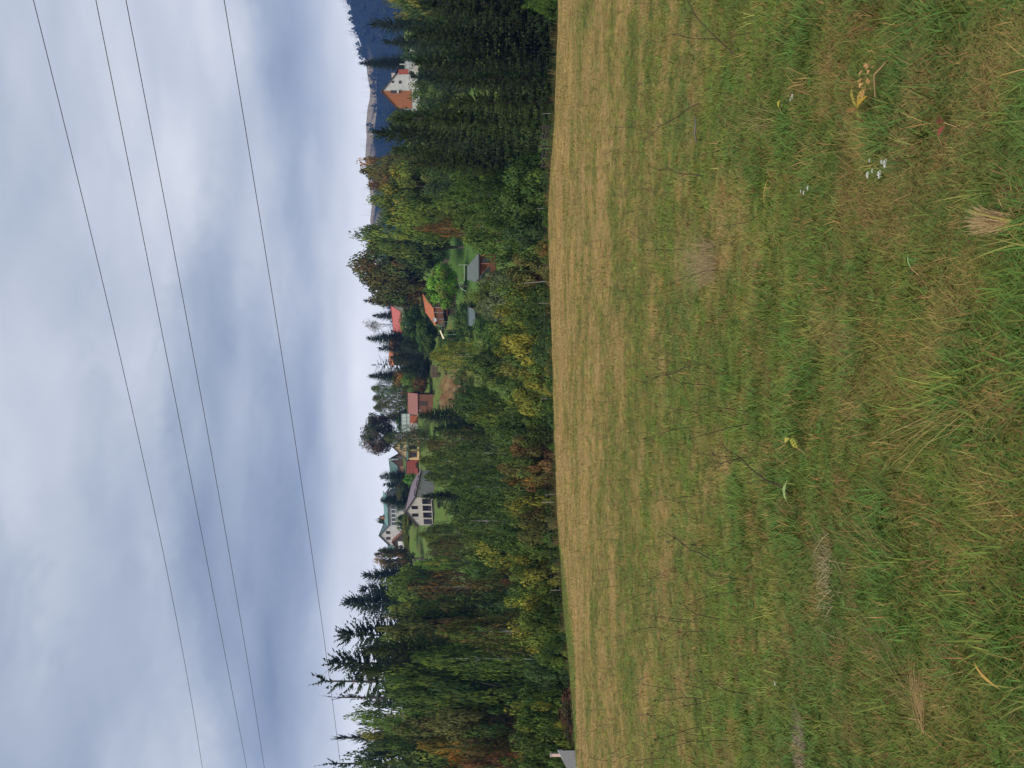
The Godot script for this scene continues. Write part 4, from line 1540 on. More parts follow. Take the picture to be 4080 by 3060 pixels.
func leaf_blade(s: Shape, p: Vector3, dir: Vector3, ln: float, w: float, sag: float, col: Color) -> void:
	var side := dir.cross(Vector3.UP).normalized()
	var prev := [p, p]
	for i in 6:
		var t := (i + 1) / 6.0
		var ww := w * sin(PI * pow(t, 0.8) * 0.98 + 0.02) * (1.0 + 0.18 * sin(i * 4.7))
		var q := p + dir * ln * t + Vector3.UP * (ln * 0.35 * t - sag * ln * t * t)
		var a := q - side * ww + Vector3.UP * ww * 0.35
		var b := q + side * ww + Vector3.UP * ww * 0.3
		var nn := (Vector3.UP - dir * 0.2).normalized()
		s.leaf(prev[0], q, a, nn, col * (0.9 + 0.2 * (i % 2)))
		s.leaf(prev[0], prev[1], q, nn, col)
		s.leaf(prev[1], b, q, nn, col * (0.92 + 0.1 * (i % 2)))
		prev = [a, b]


func straw_bunch(called: String, label: String, u0: float, v0: float, u1: float, v1: float, blades: int, ln: float, rise: float, col: Color, wide := 0.05) -> void:
	var a := on_ground(u0, v0)
	var b := on_ground(u1, v1)
	var o := thing(called, label, "straw", a)
	var dir := (b - a)
	dir.y = 0
	dir = dir.normalized()
	var side := Vector3(-dir.z, 0, dir.x)
	var s := Shape.new()
	for k in blades:
		var l := ln * rnd(0.25, 1.15)
		var p := side * (rnd(-1, 1) + rnd(-1, 1)) * wide + dir * ln * rnd(-0.25, 0.35) + Vector3.UP * 0.005
		var fan := (dir + side * (rnd(-0.4, 0.4) + rnd(-0.4, 0.4))).normalized()
		var lift := rnd(0.1, 1.1)
		if rise > 0.9:
			p = ball() * Vector3(wide, 0.0, wide)
			fan = (dir * 0.5 + Vector3.UP * 0.75 + ball() * 0.5).normalized()
			lift = 0.1
		var pts := []
		var rad := []
		for i in 5:
			var t := i / 4.0
			pts.append(p + fan * l * t + Vector3.UP * (rise * l * sin(PI * t * 0.8) * lift + 0.02))
			rad.append(lerpf(0.0013, 0.0006, t))
		s.tube(pts, rad, 3, col * rnd(0.75, 1.2), false)
	part("straws", s, leafy("straw_bunch", Color(1, 1, 1), 0.2), o)
	var r := Shape.new()
	for k in blades / 5:
		var e := ball() * Vector3(wide * 1.6, 0, wide * 1.6)
		leaf_blade(r, e + Vector3.UP * 0.01, Vector3(rnd(-1, 1), 0.2, rnd(-1, 1)).normalized(), rnd(0.03, 0.07) + ln * 0.06, 0.0018, 0.25, col * rnd(0.5, 0.8))
	part("withered_leaves", r, leafy("straw_bunch", Color(1, 1, 1), 0.2), o)


func meadow_plants() -> void:
	# dark dry weed stalks
	var dark := paint("stalk_dark", 0.045, 0.028, 0.02, 0.9)
	var forms := []
	for k in 9:
		forms.append(stalk_mesh(820 + k).mesh())
	rng.seed = 515
	for k in 230:
		var d := 5.5 + 19.0 * pow(rng.randf(), 1.2)
		var u := rnd(20, 3040)
		var p := at(u, 2300, d)
		p.y = height(p.x, p.z) - 0.01
		var o := top("weed_stalk", forms[k % 9], dark)
		o.position = p
		o.rotation.y = rnd(0, TAU)
		o.rotation.x = rnd(-0.25, 0.25)
		var sc := rnd(0.5, 1.05)
		o.scale = Vector3(sc, sc, sc)
		tag(o, "dry dark brown weed stalk with seed heads standing in the mown meadow", "weed stalk", "dry weed stalks scattered over the meadow")
	# the crowd of small ones farther off
	var where := []
	var tints := []
	for k in 5200:
		var d := 9.0 + 46.5 * pow(rng.randf(), 0.8)
		var x := rnd(-0.54, 0.54) * d
		if d > 55.5 or noise_a.get_noise_2d(x * 2.0 + 50.0, d * 2.0) < rnd(-0.5, 0.3):
			continue
		var sc := rnd(0.25, 0.62)
		where.append(Transform3D(Basis.from_euler(Vector3(rnd(-0.3, 0.3), rnd(0, TAU), 0)).scaled(Vector3(sc * 1.3, sc, sc * 1.3)), Vector3(x, height(x, -d) - 0.01, -d)))
		var t := rnd(0.6, 1.6)
		tints.append((Color(0.06, 0.04, 0.026) if rng.randf() < 0.6 else Color(0.15, 0.095, 0.05)) * t)
	scatter("dry_stalks", "short dry brown stalks all over the mown meadow", "weeds", forms[4], leafy("dry_stalks", Color(1, 1, 1), 0.1), where, tints)
	# hand placed, the longest ones
	for q in [[2650, 2790, 2180, "long dark stalk leaning left in the right part of the meadow", 0.62, -0.5], [2830, 2940, 2160, "thick dark branched stalk lying across the turf at the far right", 0.75, 0.95], [2355, 2800, 2150, "thin dark stalk standing by the dry tan band on the right", 0.5, 0.25], [1080, 3170, 2100, "black stalk with bent top beside the pale withered leaf", 0.55, 0.6], [1600, 2760, 2100, "tall dark stalk near the middle of the meadow", 0.5, -0.3], [830, 2830, 2100, "dark forked stalk in the left part of the meadow", 0.5, 0.5]]:
		var o := thing("long_stalk", q[3], "weed stalk", on_ground(q[0], q[1]))
		var s := Shape.new()
		var hh: float = q[4]
		var ln: float = q[5]
		var pts := []
		var rad := []
		for i in 7:
			var t := i / 6.0
			pts.append(Vector3(ln * hh * t + 0.012 * sin(i * 2.0), hh * t * (1.0 - 0.55 * absf(ln) * t * 0.7), -0.1 * t + 0.01 * cos(i * 3.0)))
			rad.append(lerpf(0.0055, 0.002, t))
		s.tube(pts, rad, 6)
		part("stem", s, dark, o)
		s = Shape.new()
		for i in [2, 3, 4, 5]:
			var a: float = i * 2.1
			var d := Vector3(cos(a) * 0.6, 0.8, sin(a) * 0.6) * 0.09
			s.tube([pts[i], pts[i] + d], [0.002, 0.001], 4)
			for e in 3:
				s.box(pts[i] + d + Vector3(0.006 * e - 0.006, 0.008 * e, 0), Vector3(0.006, 0.01, 0.006), Basis(Vector3.UP, e * 0.7))
		part("seed_heads", s, dark, o)

	# white flowers
	var white := paint("petal_white", 0.78, 0.79, 0.76, 0.7)
	var stem := paint("stem_green", 0.07, 0.14, 0.035, 0.8)
	for q in [[2410, 3632, [[0, 0, 0.017], [0.012, -0.008, 0.009], [0.02, 0.03, 0.016], [0.045, 0.012, 0.008], [0.062, 0.02, 0.014], [0.055, -0.025, 0.007]], "white yarrow with six flower heads low in the grass at the right"], [2678, 3236, [[0, 0, 0.013], [0.01, 0.012, 0.009]], "single white flower between yellow leaf and withered plant at the right"], [2312, 3300, [[0, 0, 0.012], [0.02, 0.015, 0.011], [0.035, 0.005, 0.009]], "small white flowers left of the yarrow farther up the meadow"], [335, 3160, [[0, 0, 0.012]], "tiny lone white flower at the left of the meadow"], [945, 2252, [[0, 0, 0.06], [0.5, 0.2, 0.05], [1.1, 0.1, 0.055], [1.9, -0.1, 0.05]], "pale flowers along the shaded left rim of the field"]]:
		var g := on_ground(q[0], q[1])
		var o := thing("white_flower", q[3], "flower", g)
		var kf := 1.0 if q[1] > 2500 else 3.0
		var st := Shape.new()
		for hd in q[2]:
			var spread := 1.3 if q[1] > 2500 else 1.0
			var p := Vector3(-hd[1] * spread, 0.03 + 0.13 * kf * 0.6 + hd[0] * 0.6 * (1.0 if q[1] > 2500 else 0.02), -hd[0] * spread if q[1] > 2500 else 0.0)
			if q[1] < 2500:
				p = Vector3(-hd[0], 0.18, hd[1])
			st.tube([Vector3(p.x * 0.3, 0, p.z * 0.3), p * 0.7, p], [0.0018, 0.0016, 0.0014], 4)
			var f := Shape.new()
			var r: float = hd[2]
			for k in 26:
				var a := k * 2.39996
				var rr := r * sqrt(k / 26.0)
				var c := p + Vector3(cos(a) * rr, r * 0.1 * sin(k * 5.0), sin(a) * rr)
				var e := r * 0.22
				var t := Vector3(cos(a), 0.25, sin(a)) * e
				var b := Vector3(-sin(a), 0, cos(a)) * e * 0.7
				f.leaf(c - t * 0.4, c + b, c + t, Vector3.UP, Color.WHITE)
				f.leaf(c - t * 0.4, c - b, c + t, Vector3.UP, Color.WHITE)
			part("flower_head", f, white, o)
		part("stems", st, stem, o)

	var leafmat := leafy("meadow_leaf", Color(1, 1, 1), 0.3)
	# withered tan plant and its yellow green neighbour
	var o := thing("withered_plant", "curled tan withered plant lying in the green turf at the right", "plant", on_ground(2735, 3540))
	var s := Shape.new()
	rng.seed = 61
	for k in 13:
		leaf_blade(s, Vector3(-0.075 + k * 0.0125, 0.09 + 0.02 * sin(k * 2.0), 0.02 * sin(k * 1.3)), Vector3(rnd(-1, 1), 0.3, rnd(-1, 1)).normalized(), rnd(0.03, 0.06), rnd(0.008, 0.014), 0.5, Color(0.52, 0.3, 0.12) * rnd(0.75, 1.25))
	part("curled_leaves", s, leafmat, o)
	s = Shape.new()
	s.tube([Vector3(0.09, 0.0, 0.02), Vector3(0.03, 0.055, 0), Vector3(-0.07, 0.05, 0)], [0.004, 0.004, 0.003], 5)
	part("stem", s, paint("stem_tan", 0.34, 0.22, 0.1, 0.9), o)
	o = thing("dock_plant", "yellowing dock with long narrow leaves left of the withered tan plant", "plant", on_ground(2628, 3480))
	s = Shape.new()
	for q in [[0.0, 0.16, 0.012, Color(0.42, 0.27, 0.03)], [0.5, 0.13, 0.011, Color(0.36, 0.26, 0.04)], [1.7, 0.12, 0.012, Color(0.26, 0.22, 0.04)], [-0.8, 0.11, 0.01, Color(0.2, 0.22, 0.04)], [2.9, 0.1, 0.01, Color(0.2, 0.12, 0.04)]]:
		leaf_blade(s, Vector3(0, 0.07, 0), Vector3(sin(q[0]) * 0.9, 0.15, cos(q[0])).normalized(), q[1], q[2], 0.35, q[3])
	part("leaves", s, leafmat, o)

	# big pale leaves lying in the grass
	for q in [[1275, 3215, 2.2, 0.11, 0.034, Color(0.3, 0.3, 0.05), "broad yellow green leaf with ragged edge lying in the middle foreground"], [1300, 3165, 0.3, 0.09, 0.015, Color(0.42, 0.38, 0.08), "narrow yellow leaf just beyond the broad yellow green one"], [1060, 3170, 1.5, 0.13, 0.023, Color(0.25, 0.33, 0.12), "long pale green withered leaf lying left of the yellow green leaf"], [2513, 3792, 0.5, 0.06, 0.012, Color(0.24, 0.07, 0.045), "red fallen leaf in the grass low at the right"], [2572, 3818, 2.4, 0.06, 0.014, Color(0.13, 0.035, 0.03), "dark crimson leaf beside the red fallen leaf"], [2630, 3140, 1.0, 0.05, 0.016, Color(0.5, 0.42, 0.05), "small bright yellow leaf beyond the single white flower"], [1990, 3690, 1.9, 0.07, 0.004, Color(0.22, 0.36, 0.14), "broad pale green grass blade lying in the middle foreground"]]:
		o = thing("leaf", q[6], "leaf", on_ground(q[0], q[1]))
		s = Shape.new()
		leaf_blade(s, Vector3(0, 0.05, 0), Vector3(sin(q[2]), 0.06, cos(q[2])).normalized(), q[3], q[4], 0.4, q[5])
		part("blade", s, leafmat, o)
		s = Shape.new()
		var d := Vector3(sin(q[2]), 0.06, cos(q[2])).normalized()
		s.tube([Vector3(0, 0.05, 0), Vector3(0, 0.02, 0) - d * 0.04], [0.002, 0.002], 4)
		part("leaf_stalk", s, paint("stem_tan", 0.34, 0.22, 0.1, 0.9), o)
	for q in [[425, 3965, -0.2, 0.17, "long orange dry blade arching low in the left foreground"], [2240, 3085, 0.9, 0.2, "curved pale straw loop in the right foreground"]]:
		o = thing("dry_blade", q[4], "straw", on_ground(q[0], q[1]))
		s = Shape.new()
		leaf_blade(s, Vector3(0, 0.06, 0), Vector3(sin(q[2]) , 0.05, cos(q[2])).normalized(), q[3], 0.006, 0.35, Color(0.5, 0.3, 0.08))
		part("blade", s, leafmat, o)

	# bunches of straw
	rng.seed = 72
	straw_bunch("straw_bunch", "big bunch of long pale straw leaning over in the middle of the meadow", 2010, 2850, 2060, 2640, 220, 0.75, 0.3, Color(0.44, 0.34, 0.19), 0.1)
	straw_bunch("straw_tuft", "upright tan straw tuft at the very bottom of the meadow", 2180, 4060, 2190, 3960, 200, 0.11, 1.1, Color(0.58, 0.42, 0.22), 0.03)
	straw_bunch("straw_bunch", "long yellow straws laid down in the centre foreground", 1430, 3900, 1440, 3300, 34, 0.6, 0.12, Color(0.42, 0.32, 0.12), 0.05)
	straw_bunch("straw_bunch", "thin golden straws slanting across the left foreground", 830, 3560, 1010, 3360, 26, 0.6, 0.12, Color(0.42, 0.31, 0.12), 0.05)
	straw_bunch("straw_bunch", "crossed thin straws lying in the lower left of the meadow", 330, 3620, 700, 3390, 26, 0.7, 0.1, Color(0.36, 0.3, 0.13), 0.05)
	straw_bunch("straw_bunch", "matted tan ribbon of straw lying at the lower left", 190, 3700, 350, 3690, 60, 0.2, 0.08, Color(0.42, 0.3, 0.14), 0.015)
	straw_bunch("straw_bunch", "wispy dry grass stems standing at the right of the meadow", 2590, 3080, 2600, 2700, 22, 0.6, 0.35, Color(0.33, 0.28, 0.12), 0.08)
	straw_bunch("dead_grass_patch", "pinkish grey patch of dead grass at the far left of the meadow", 60, 3220, 110, 3180, 200, 0.17, 0.1, Color(0.56, 0.43, 0.33), 0.12)
	straw_bunch("dead_grass_patch", "greyish dead grass patch left of the middle of the meadow", 780, 3330, 800, 3200, 120, 0.2, 0.12, Color(0.46, 0.38, 0.22), 0.12)
	# grey twig
	o = thing("twig", "short grey weathered twig lying in the turf at the right", "twig", on_ground(2590, 2795))
	s = Shape.new()
	s.tube([Vector3(0, 0.05, 0), Vector3(-0.07, 0.055, 0.02), Vector3(-0.16, 0.06, 0.01), Vector3(-0.24, 0.05, 0.03)], [0.006, 0.009, 0.007, 0.004], 7)
	s.tube([Vector3(-0.12, 0.055, 0.02), Vector3(-0.15, 0.09, 0.0)], [0.006, 0.003], 5)
	part("wood", s, worn("twig_grey", Color(0.05, 0.05, 0.047), Color(0.18, 0.18, 0.17), 0.15, 0.9), o)


# low bushes, weeds and saplings along the rim of the field
func rim_plants() -> void:
	var rows := [
		["sapling0", 1790, 2128, 55.5, 76, Color(0.09, 0.15, 0.07), "small bushy green sapling at the field rim below the olive bushes"],
		["bush_dark0", 1745, 2158, 55.3, 60, Color(0.9, 1, 1), "low dark weed clump left of the bushy sapling at the rim"],
		["bush_green1", 1690, 2172, 55.0, 34, Color(0.8, 0.9, 0.9), "tiny rounded weed at the field rim under the yellow bushes"],
		["bush_dark1", 1600, 2178, 55.0, 44, Color(0.9, 1, 1), "small dark weed tuft at the rim right of two similar tufts"],
		["bush_dark0", 1560, 2184, 54.8, 36, Color(0.9, 1, 1), "middle one of three small dark weed tufts at the rim"],
		["bush_green0", 1522, 2172, 55.0, 50, Color(0.75, 0.9, 0.9), "leftmost of three weed tufts at the rim below the yellow bush"],
		["bush_green1", 1440, 2150, 55.4, 80, Color(0.7, 0.85, 0.8), "spreading dark green weed clump at the rim near the field centre"],
		["bush_dark1", 1385, 2170, 55.0, 60, Color(1, 1.1, 1.1), "low weed clump left of the spreading one at the rim"],
		["bush_green0", 1280, 2176, 55.4, 34, Color(0.9, 1.1, 0.9), "small bright green weed at the rim under the orange bush"],
		["bush_olive0", 2075, 2120, 56.0, 90, Color(1.1, 1.1, 0.9), "small olive bush spilling over the field rim right of centre"],
		["bush_green1", 2170, 2158, 55.6, 40, Color(0.8, 1, 0.8), "low green weed at the rim beneath the birch"],
		["bush_green0", 2215, 2150, 55.8, 40, Color(0.8, 1, 0.8), "low green weed at the rim left of the pale flower stalk"],
		["bush_green0", 3040, 2070, 57.5, 90, Color(0.9, 1.1, 0.8), "pale green bush at the far right end of the field rim"],
		["bush_dark0", 520, 2228, 53.0, 36, Color(1, 1, 1), "dark weed tuft on the green strip at the left"],
		["bush_olive1", 2200, 2258, 45.0, 30, Color(0.7, 0.7, 0.9), "dark weed clump standing alone in the dry meadow right of centre"],
		["bush_dark0", 1915, 2420, 15.4, 60, Color(1, 1, 0.9), "dark weed patch in the dry meadow before the olive bushes"],
	]
	for r in rows:
		tree(r[0], r[1], r[2], r[3], r[4], r[5], r[6])
	# brown hedge at the left, kept in sections that read as one hedge
	var o := thing("hedge", "overgrown brown hedge beside the grey roof at the left edge", "hedge", Vector3.ZERO)
	var p := at(230, 2300, 49.5)
	o.position = Vector3(p.x, height(p.x, p.z) - 0.6, p.z)
	var m: Mesh = crown_mesh(1200, 80, 110, 0.03, [[Color(0.07, 0.062, 0.026), 0.42], [Color(0.11, 0.05, 0.032), 0.34], [Color(0.055, 0.075, 0.025), 0.24]], 2)
	var f := part("foliage", m, leafy("hedge_leaf", Color(1, 1, 1)), o)
	f.scale = Vector3(2.7, 2.35, 1.5)
	var st := part("stems", bark["limbs1"], mats["bark_brown"], o)
	st.scale = Vector3(2.0, 1.6, 2.0)
	# climbing hedge on the crest below the guest house
	o = thing("hedge", "bright green climbing hedge in a row below the white guest house", "hedge", Vector3.ZERO)
	p = at(952, 1622, 222)
	o.position = Vector3(p.x, p.y - 0.6, p.z)
	f = part("foliage", crown_mesh(1201, 80, 110, 0.03, [[Color(0.12, 0.16, 0.02), 0.6], [Color(0.2, 0.19, 0.02), 0.25], [Color(0.07, 0.13, 0.02), 0.15]], 2), leafy("hedge_leaf", Color(1, 1, 1)), o)
	f.scale = Vector3(8.0, 2.4, 1.1)
	st = part("stems", bark["limbs2"], mats["bark_brown"], o)
	st.scale = Vector3(2.4, 1.8, 2.4)


func forest() -> void:
	var N := Color(0.078, 0.116, 0.050)   # dark needles
	var M := Color(0.118, 0.170, 0.056)   # lighter needles
	var K := Color(0.070, 0.106, 0.058)   # blue black needles
	var W := Color(1, 1, 1)
	var rows := [
		# right edge, in front of and beside the orange and white house
		["spruce1", 2962, 1486, 150, 150, N, "dark spruce whose top stands against the blue forest hill at the right"],
		["spruce3", 2895, 1535, 165, 120, N, "shorter spruce left of the one against the blue forest hill"],
		["round_yellow0", 3045, 1548, 140, 130, Color(0.6, 0.7, 0.8), "yellowing leafy tree at the far right edge under the blue hill"],
		["spruce2", 2808, 1438, 232, 76, K, "slender dark spruce just right of the white house half"],
		["round_dark0", 2855, 1590, 190, 80, W, "dark leafy tree behind the white balustrade"],
		["spruce0", 3040, 1690, 66, 330, N, "broad front spruce at the far right edge"],
		["spruce2", 2925, 1655, 70, 300, N, "broad front spruce below the white balustrade"],
		["spruce4", 2815, 1668, 68, 260, N, "front spruce directly below the white half of the house"],
		["spruce1", 2742, 1735, 64, 200, N, "low front spruce under the lawn gap below the house"],
		["spruce3", 2652, 1760, 66, 180, M, "low front spruce left of the lawn gap below the house"],
		["spruce0", 2588, 1590, 72, 230, M, "front spruce just left of the orange boards of the house"],
		["spruce2", 2528, 1506, 80, 220, N, "tall front spruce whose spike touches the tan hill pasture"],
		["spruce4", 2462, 1580, 87, 220, M, "front spruce above the wooden rail fence"],
		["spruce1", 2405, 1640, 86, 190, M, "front spruce left of the rail fence"],
		["spruce3", 2762, 1640, 150, 170, N, "mid slope spruce under the brown annex of the white house half"],
		["round_green1", 2690, 1642, 158, 140, W, "green leafy tree on the slope under the orange boards"],
		["sapling0", 2668, 1625, 205, 46, Color(0.08, 0.1, 0.05), "little fir standing before the white wall of the house"],
		["bush_olive0", 2640, 1655, 200, 70, W, "olive bush at the left foot of the orange boards"],
		["round_green0", 2580, 1545, 190, 90, W, "green leafy tree behind the spruces left of the house"],
		# right middle
		["round_rust0", 2370, 1432, 190, 135, Color(1.1, 1.0, 0.9), "rust topped leafy tree rising over the hill line"],
		["round_olive0", 2385, 1500, 180, 150, W, "olive leafy tree under the rust topped one"],
		["round_light0", 2325, 1545, 142, 190, W, "rounded yellow green tree right of the pointed light tree"],
		["tall_light0", 2262, 1478, 150, 140, W, "light green tree left of the rounded yellow green one"],
		["tall_green0", 2122, 1416, 162, 150, Color(1.3, 1.25, 1.1), "pointed light green tree that rises highest right of centre"],
		["tall_light1", 2195, 1520, 140, 150, Color(0.9, 1, 0.9), "pale green tree between the pointed tree and its neighbour to the right"],
		["round_olive1", 2015, 1404, 178, 190, Color(0.95, 0.9, 0.9), "big brownish oak with the ragged top above the lawn"],
		["round_rust1", 1930, 1452, 182, 170, Color(0.75, 0.85, 0.85), "second big oak left of the ragged one with browner leaves"],
		["round_dark1", 2070, 1580, 165, 170, Color(1.1, 1.1, 1.0), "dark green tree hanging over the lawn"],
		["round_dark0", 2330, 1690, 122, 190, W, "dark tree with black shade behind the utility pole"],
		["birch_green0", 2250, 1720, 104, 170, Color(1.1, 1.1, 1), "feathery green birch left of the utility pole"],
		["birch_light0", 2390, 1760, 92, 180, Color(0.75, 0.95, 0.8), "green birch between utility pole and rail fence"],
		["birch_rust0", 2152, 1652, 98, 90, Color(1.1, 0.9, 1), "slim birch with rusty leaves and bare white stem"],
		["birch_green1", 2180, 1800, 86, 200, Color(1.0, 1.05, 1), "drooping green birch below the rusty slim birch"],
		["tall_green1", 2108, 1850, 78, 150, Color(1.1, 1.2, 1.1), "feathery green tree right of the summer house"],
		["bush_green0", 2250, 1925, 70, 220, Color(0.8, 0.9, 0.9), "broad dark green bush at the foot of the birches"],
		["bush_green1", 2345, 1950, 68, 190, Color(0.7, 0.85, 0.85), "broad dark green bush below the utility pole"],
		["bush_dark0", 2110, 1955, 68, 170, Color(1.1, 1.1, 1.1), "dark bush by the field right of the olive bushes"],
		["tall_green0", 2290, 1770, 84, 130, Color(0.85, 1, 0.9), "upright green tree hiding part of the utility pole"],
		# centre right, around the cabins
		["spruce3", 1862, 1455, 260, 72, K, "small black spruce left of the big oaks on the skyline"],
		["spruce4", 1802, 1488, 264, 60, K, "small spruce beside the salmon roof on the skyline"],
		["spruce0", 1712, 1470, 226, 96, K, "black spruce left of the salmon roof on the skyline"],
		["spruce1", 1672, 1512, 222, 90, K, "black spruce in front of the orange walls, right of the crooked one"],
		["sparse0", 1606, 1488, 226, 130, K, "crooked thin black spruce above the orange walls"],
		["spruce2", 1562, 1473, 230, 80, K, "pointed black spruce right of the white birch stems"],
		["spruce4", 1636, 1560, 214, 110, N, "dark spruce low in front of the orange walls"],
		["spruce0", 1590, 1600, 208, 110, N, "dark spruce above the log stack"],
		["spruce2", 1690, 1600, 206, 120, N, "dark spruce between orange walls and orange cabin roof"],
		["round_green1", 1768, 1595, 205, 130, Color(0.75, 0.95, 0.9), "dark green leafy tree under the salmon roof"],
		["round_green0", 1722, 1660, 190, 130, Color(0.7, 0.9, 0.85), "dark green leafy tree left of the orange cabin roof"],
		["round_olive0", 1840, 1600, 210, 100, W, "olive tree below the cream gable of the salmon roofed house"],
		["tall_green1", 1545, 1600, 212, 90, Color(1.1, 1.3, 1), "bright green young birch above the log stack"],
		["round_rust1", 1540, 1560, 220, 90, W, "brownish tree right of the white birch stems"],
		["round_vivid0", 1920, 1698, 158, 165, W, "vivid green round tree beside the orange roofed cabin"],
		["bush_willow0", 1880, 1852, 112, 170, W, "grey green willow bush in front of the summer house"],
		["bush_willow1", 1935, 1905, 105, 110, Color(0.9, 0.95, 0.9), "grey green willow bush touching the summer house roof"],
		["bush_dark1", 1800, 1775, 150, 110, Color(1.1, 1.2, 1.2), "dark bush under the porch of the orange roofed cabin"],
		["bush_green1", 1755, 1850, 122, 140, Color(0.7, 0.95, 0.9), "deep green bush below the canvas canopy"],
		["bush_dark0", 1690, 1740, 160, 110, Color(1.2, 1.3, 1.2), "dark green bush left of the canvas canopy"],
		["birch_yellow0", 1640, 1712, 132, 145, Color(0.95, 1.05, 1), "yellow green willow with drooping twigs left of the canopy"],
		["bush_green0", 1600, 1830, 118, 150, W, "mid green bush below the yellow green willow"],
		# the field rim, centre right
		["bush_olive0", 1985, 1985, 70, 190, W, "olive bush at the field rim below the summer house"],
		["bush_olive1", 1900, 1975, 74, 170, Color(1.05, 1.05, 1), "olive bush left of the one below the summer house"],
		["bush_yellow0", 1832, 1925, 74, 160, Color(0.95, 0.95, 1), "golden bush at the rim, rightmost of the golden row"],
		["bush_yellow1", 1745, 1905, 78, 160, Color(0.85, 0.9, 1), "golden bush second from the right in the golden row"],
		["bush_yellow0", 1665, 1925, 72, 190, Color(0.8, 0.85, 1), "golden bush in the middle of the golden row"],
		["bush_olive0", 1580, 1930, 74, 170, Color(1.15, 1.25, 1), "green gold bush left of the middle golden bush"],
		["bush_yellow1", 1500, 1960, 70, 190, Color(0.78, 0.85, 1), "golden bush at the left end of the golden row"],
		["bush_green1", 1760, 2040, 64, 170, Color(0.65, 0.75, 0.8), "dark green bush low under the golden row"],
		["bush_yellow0", 1560, 2040, 64, 150, Color(0.75, 0.8, 0.9), "lower golden bush at the field edge right of the centre"],
		["bush_green0", 1870, 2060, 63, 160, Color(0.7, 0.75, 0.8), "dark olive green bush low at the rim behind the tall stake"],
		["bush_dark1", 1660, 2075, 62, 150, Color(1.2, 1.2, 1.1), "dark bush at the rim below the middle golden bush"],
		# centre
		["birch_green0", 1512, 1478, 232, 72, Color(0.9, 0.95, 1), "tall skyline birch with white stem, rightmost of three"],
		["birch_olive0", 1472, 1482, 234, 76, Color(0.95, 0.95, 1), "tall skyline birch with white stem, middle one of three"],
		["birch_olive1", 1436, 1486, 236, 70, Color(0.9, 0.95, 1), "tall skyline birch with white stem, leftmost of three"],
		["round_bare0", 1332, 1442, 240, 150, W, "old dark brownish green oak standing alone on the skyline"],
		["spruce1", 1398, 1535, 238, 92, N, "dark spruce right of the lone skyline oak"],
		["round_green1", 1372, 1580, 236, 80, Color(0.7, 0.9, 0.9), "dark leafy tree between lone skyline oak and glass room"],
		["round_rust0", 1530, 1640, 205, 60, Color(0.9, 0.8, 0.9), "small brown tree right of the barn"],
		["birch_olive0", 1312, 1530, 208, 96, Color(0.85, 0.95, 1), "birch with long white stem right of the cream house"],
		["spruce4", 1402, 1672, 152, 130, N, "dark spruce below the terrace house"],
		["spruce0", 1350, 1735, 142, 140, N, "dark spruce left of and lower than the one below the terrace house"],
		["bush_green1", 1520, 1842, 150, 70, Color(0.7, 0.8, 0.7), "small dark bush growing on the bare bank below the barn"],
		["bush_olive1", 1486, 1800, 166, 60, Color(0.8, 0.9, 0.8), "small olive bush near the top of the bare bank"],
		["bush_willow1", 1552, 1790, 162, 64, Color(0.8, 0.9, 0.8), "small shrub at the right side of the bare bank"],
		["bush_green0", 1462, 1780, 140, 110, Color(0.8, 0.95, 0.9), "green bush at the left edge of the bare bank"],
		["tall_green0", 1432, 1810, 112, 130, Color(0.8, 0.9, 0.9), "dark green tree standing left of the bare bank"],
		["birch_light1", 1400, 1870, 94, 130, Color(0.8, 0.9, 0.9), "yellow green young birch above the golden bush"],
		["birch_olive1", 1290, 1690, 134, 130, W, "hillside birch below the cream house, rightmost of the clump"],
		["birch_light0", 1222, 1668, 128, 130, Color(0.7, 0.8, 0.8), "hillside birch below the red shed, with white stem"],
		["birch_green1", 1160, 1690, 122, 120, W, "hillside birch right of the grey house, with white stem"],
		["birch_green0", 1255, 1790, 108, 140, Color(0.9, 0.95, 1), "green birch lower on the slope in the middle of the clump"],
		["spruce2", 1082, 1688, 138, 100, N, "young dark spruce before the corner of the grey house"],
		["birch_green1", 1120, 1790, 106, 150, Color(0.85, 1, 0.95), "dark green birch below the young spruce"],
		["tall_green1", 1028, 1775, 118, 120, Color(0.8, 0.95, 0.85), "green leafy tree below the grey house gable"],
		["birch_green0", 985, 1800, 104, 170, Color(0.95, 1, 0.95), "broad green birch below the left corner of the grey house"],
		["birch_light1", 932, 1668, 142, 90, Color(0.8, 0.85, 0.8), "yellow green birch beside the left edge of the grey house"],
		["bush_green1", 1330, 1900, 84, 170, Color(0.8, 0.9, 0.9), "green thicket bush between golden row and orange bush"],
		["bush_olive1", 1275, 1965, 72, 150, Color(1, 0.95, 0.9), "olive bush at the rim right of the orange bush"],
		["bush_autumn0", 1205, 1975, 70, 170, Color(1.05, 1, 1), "orange tinged bush at the rim in the centre"],
		["bush_autumn1", 1130, 1960, 72, 150, Color(1, 0.95, 1), "orange flecked bush left of the orange tinged one"],
		["bush_green0", 1060, 1900, 82, 160, Color(0.85, 0.95, 0.9), "green bush behind the orange flecked bush"],
		# crest, left of centre
		["spruce1", 1162, 1516, 238, 84, K, "black spruce on the crest over the red shed"],
		["spruce3", 1128, 1530, 240, 70, K, "black spruce close left of the one over the red shed"],
		["spruce0", 1066, 1520, 236, 92, K, "black spruce on the crest right of the guest house"],
		["round_olive1", 1104, 1580, 232, 70, Color(0.7, 0.8, 0.8), "dim olive tree between the two crest spruces"],
		["round_vivid0", 1152, 1608, 214, 40, Color(0.8, 0.9, 0.9), "small vivid green tree by the left end of the red shed"],
		["round_dark1", 990, 1508, 262, 52, Color(0.8, 0.8, 0.9), "dark leafy tree sticking up behind the guest house chimney"],
		["round_green1", 978, 1578, 226, 66, Color(0.7, 0.85, 0.85), "dark green tree in front of the window row of the guest house"],
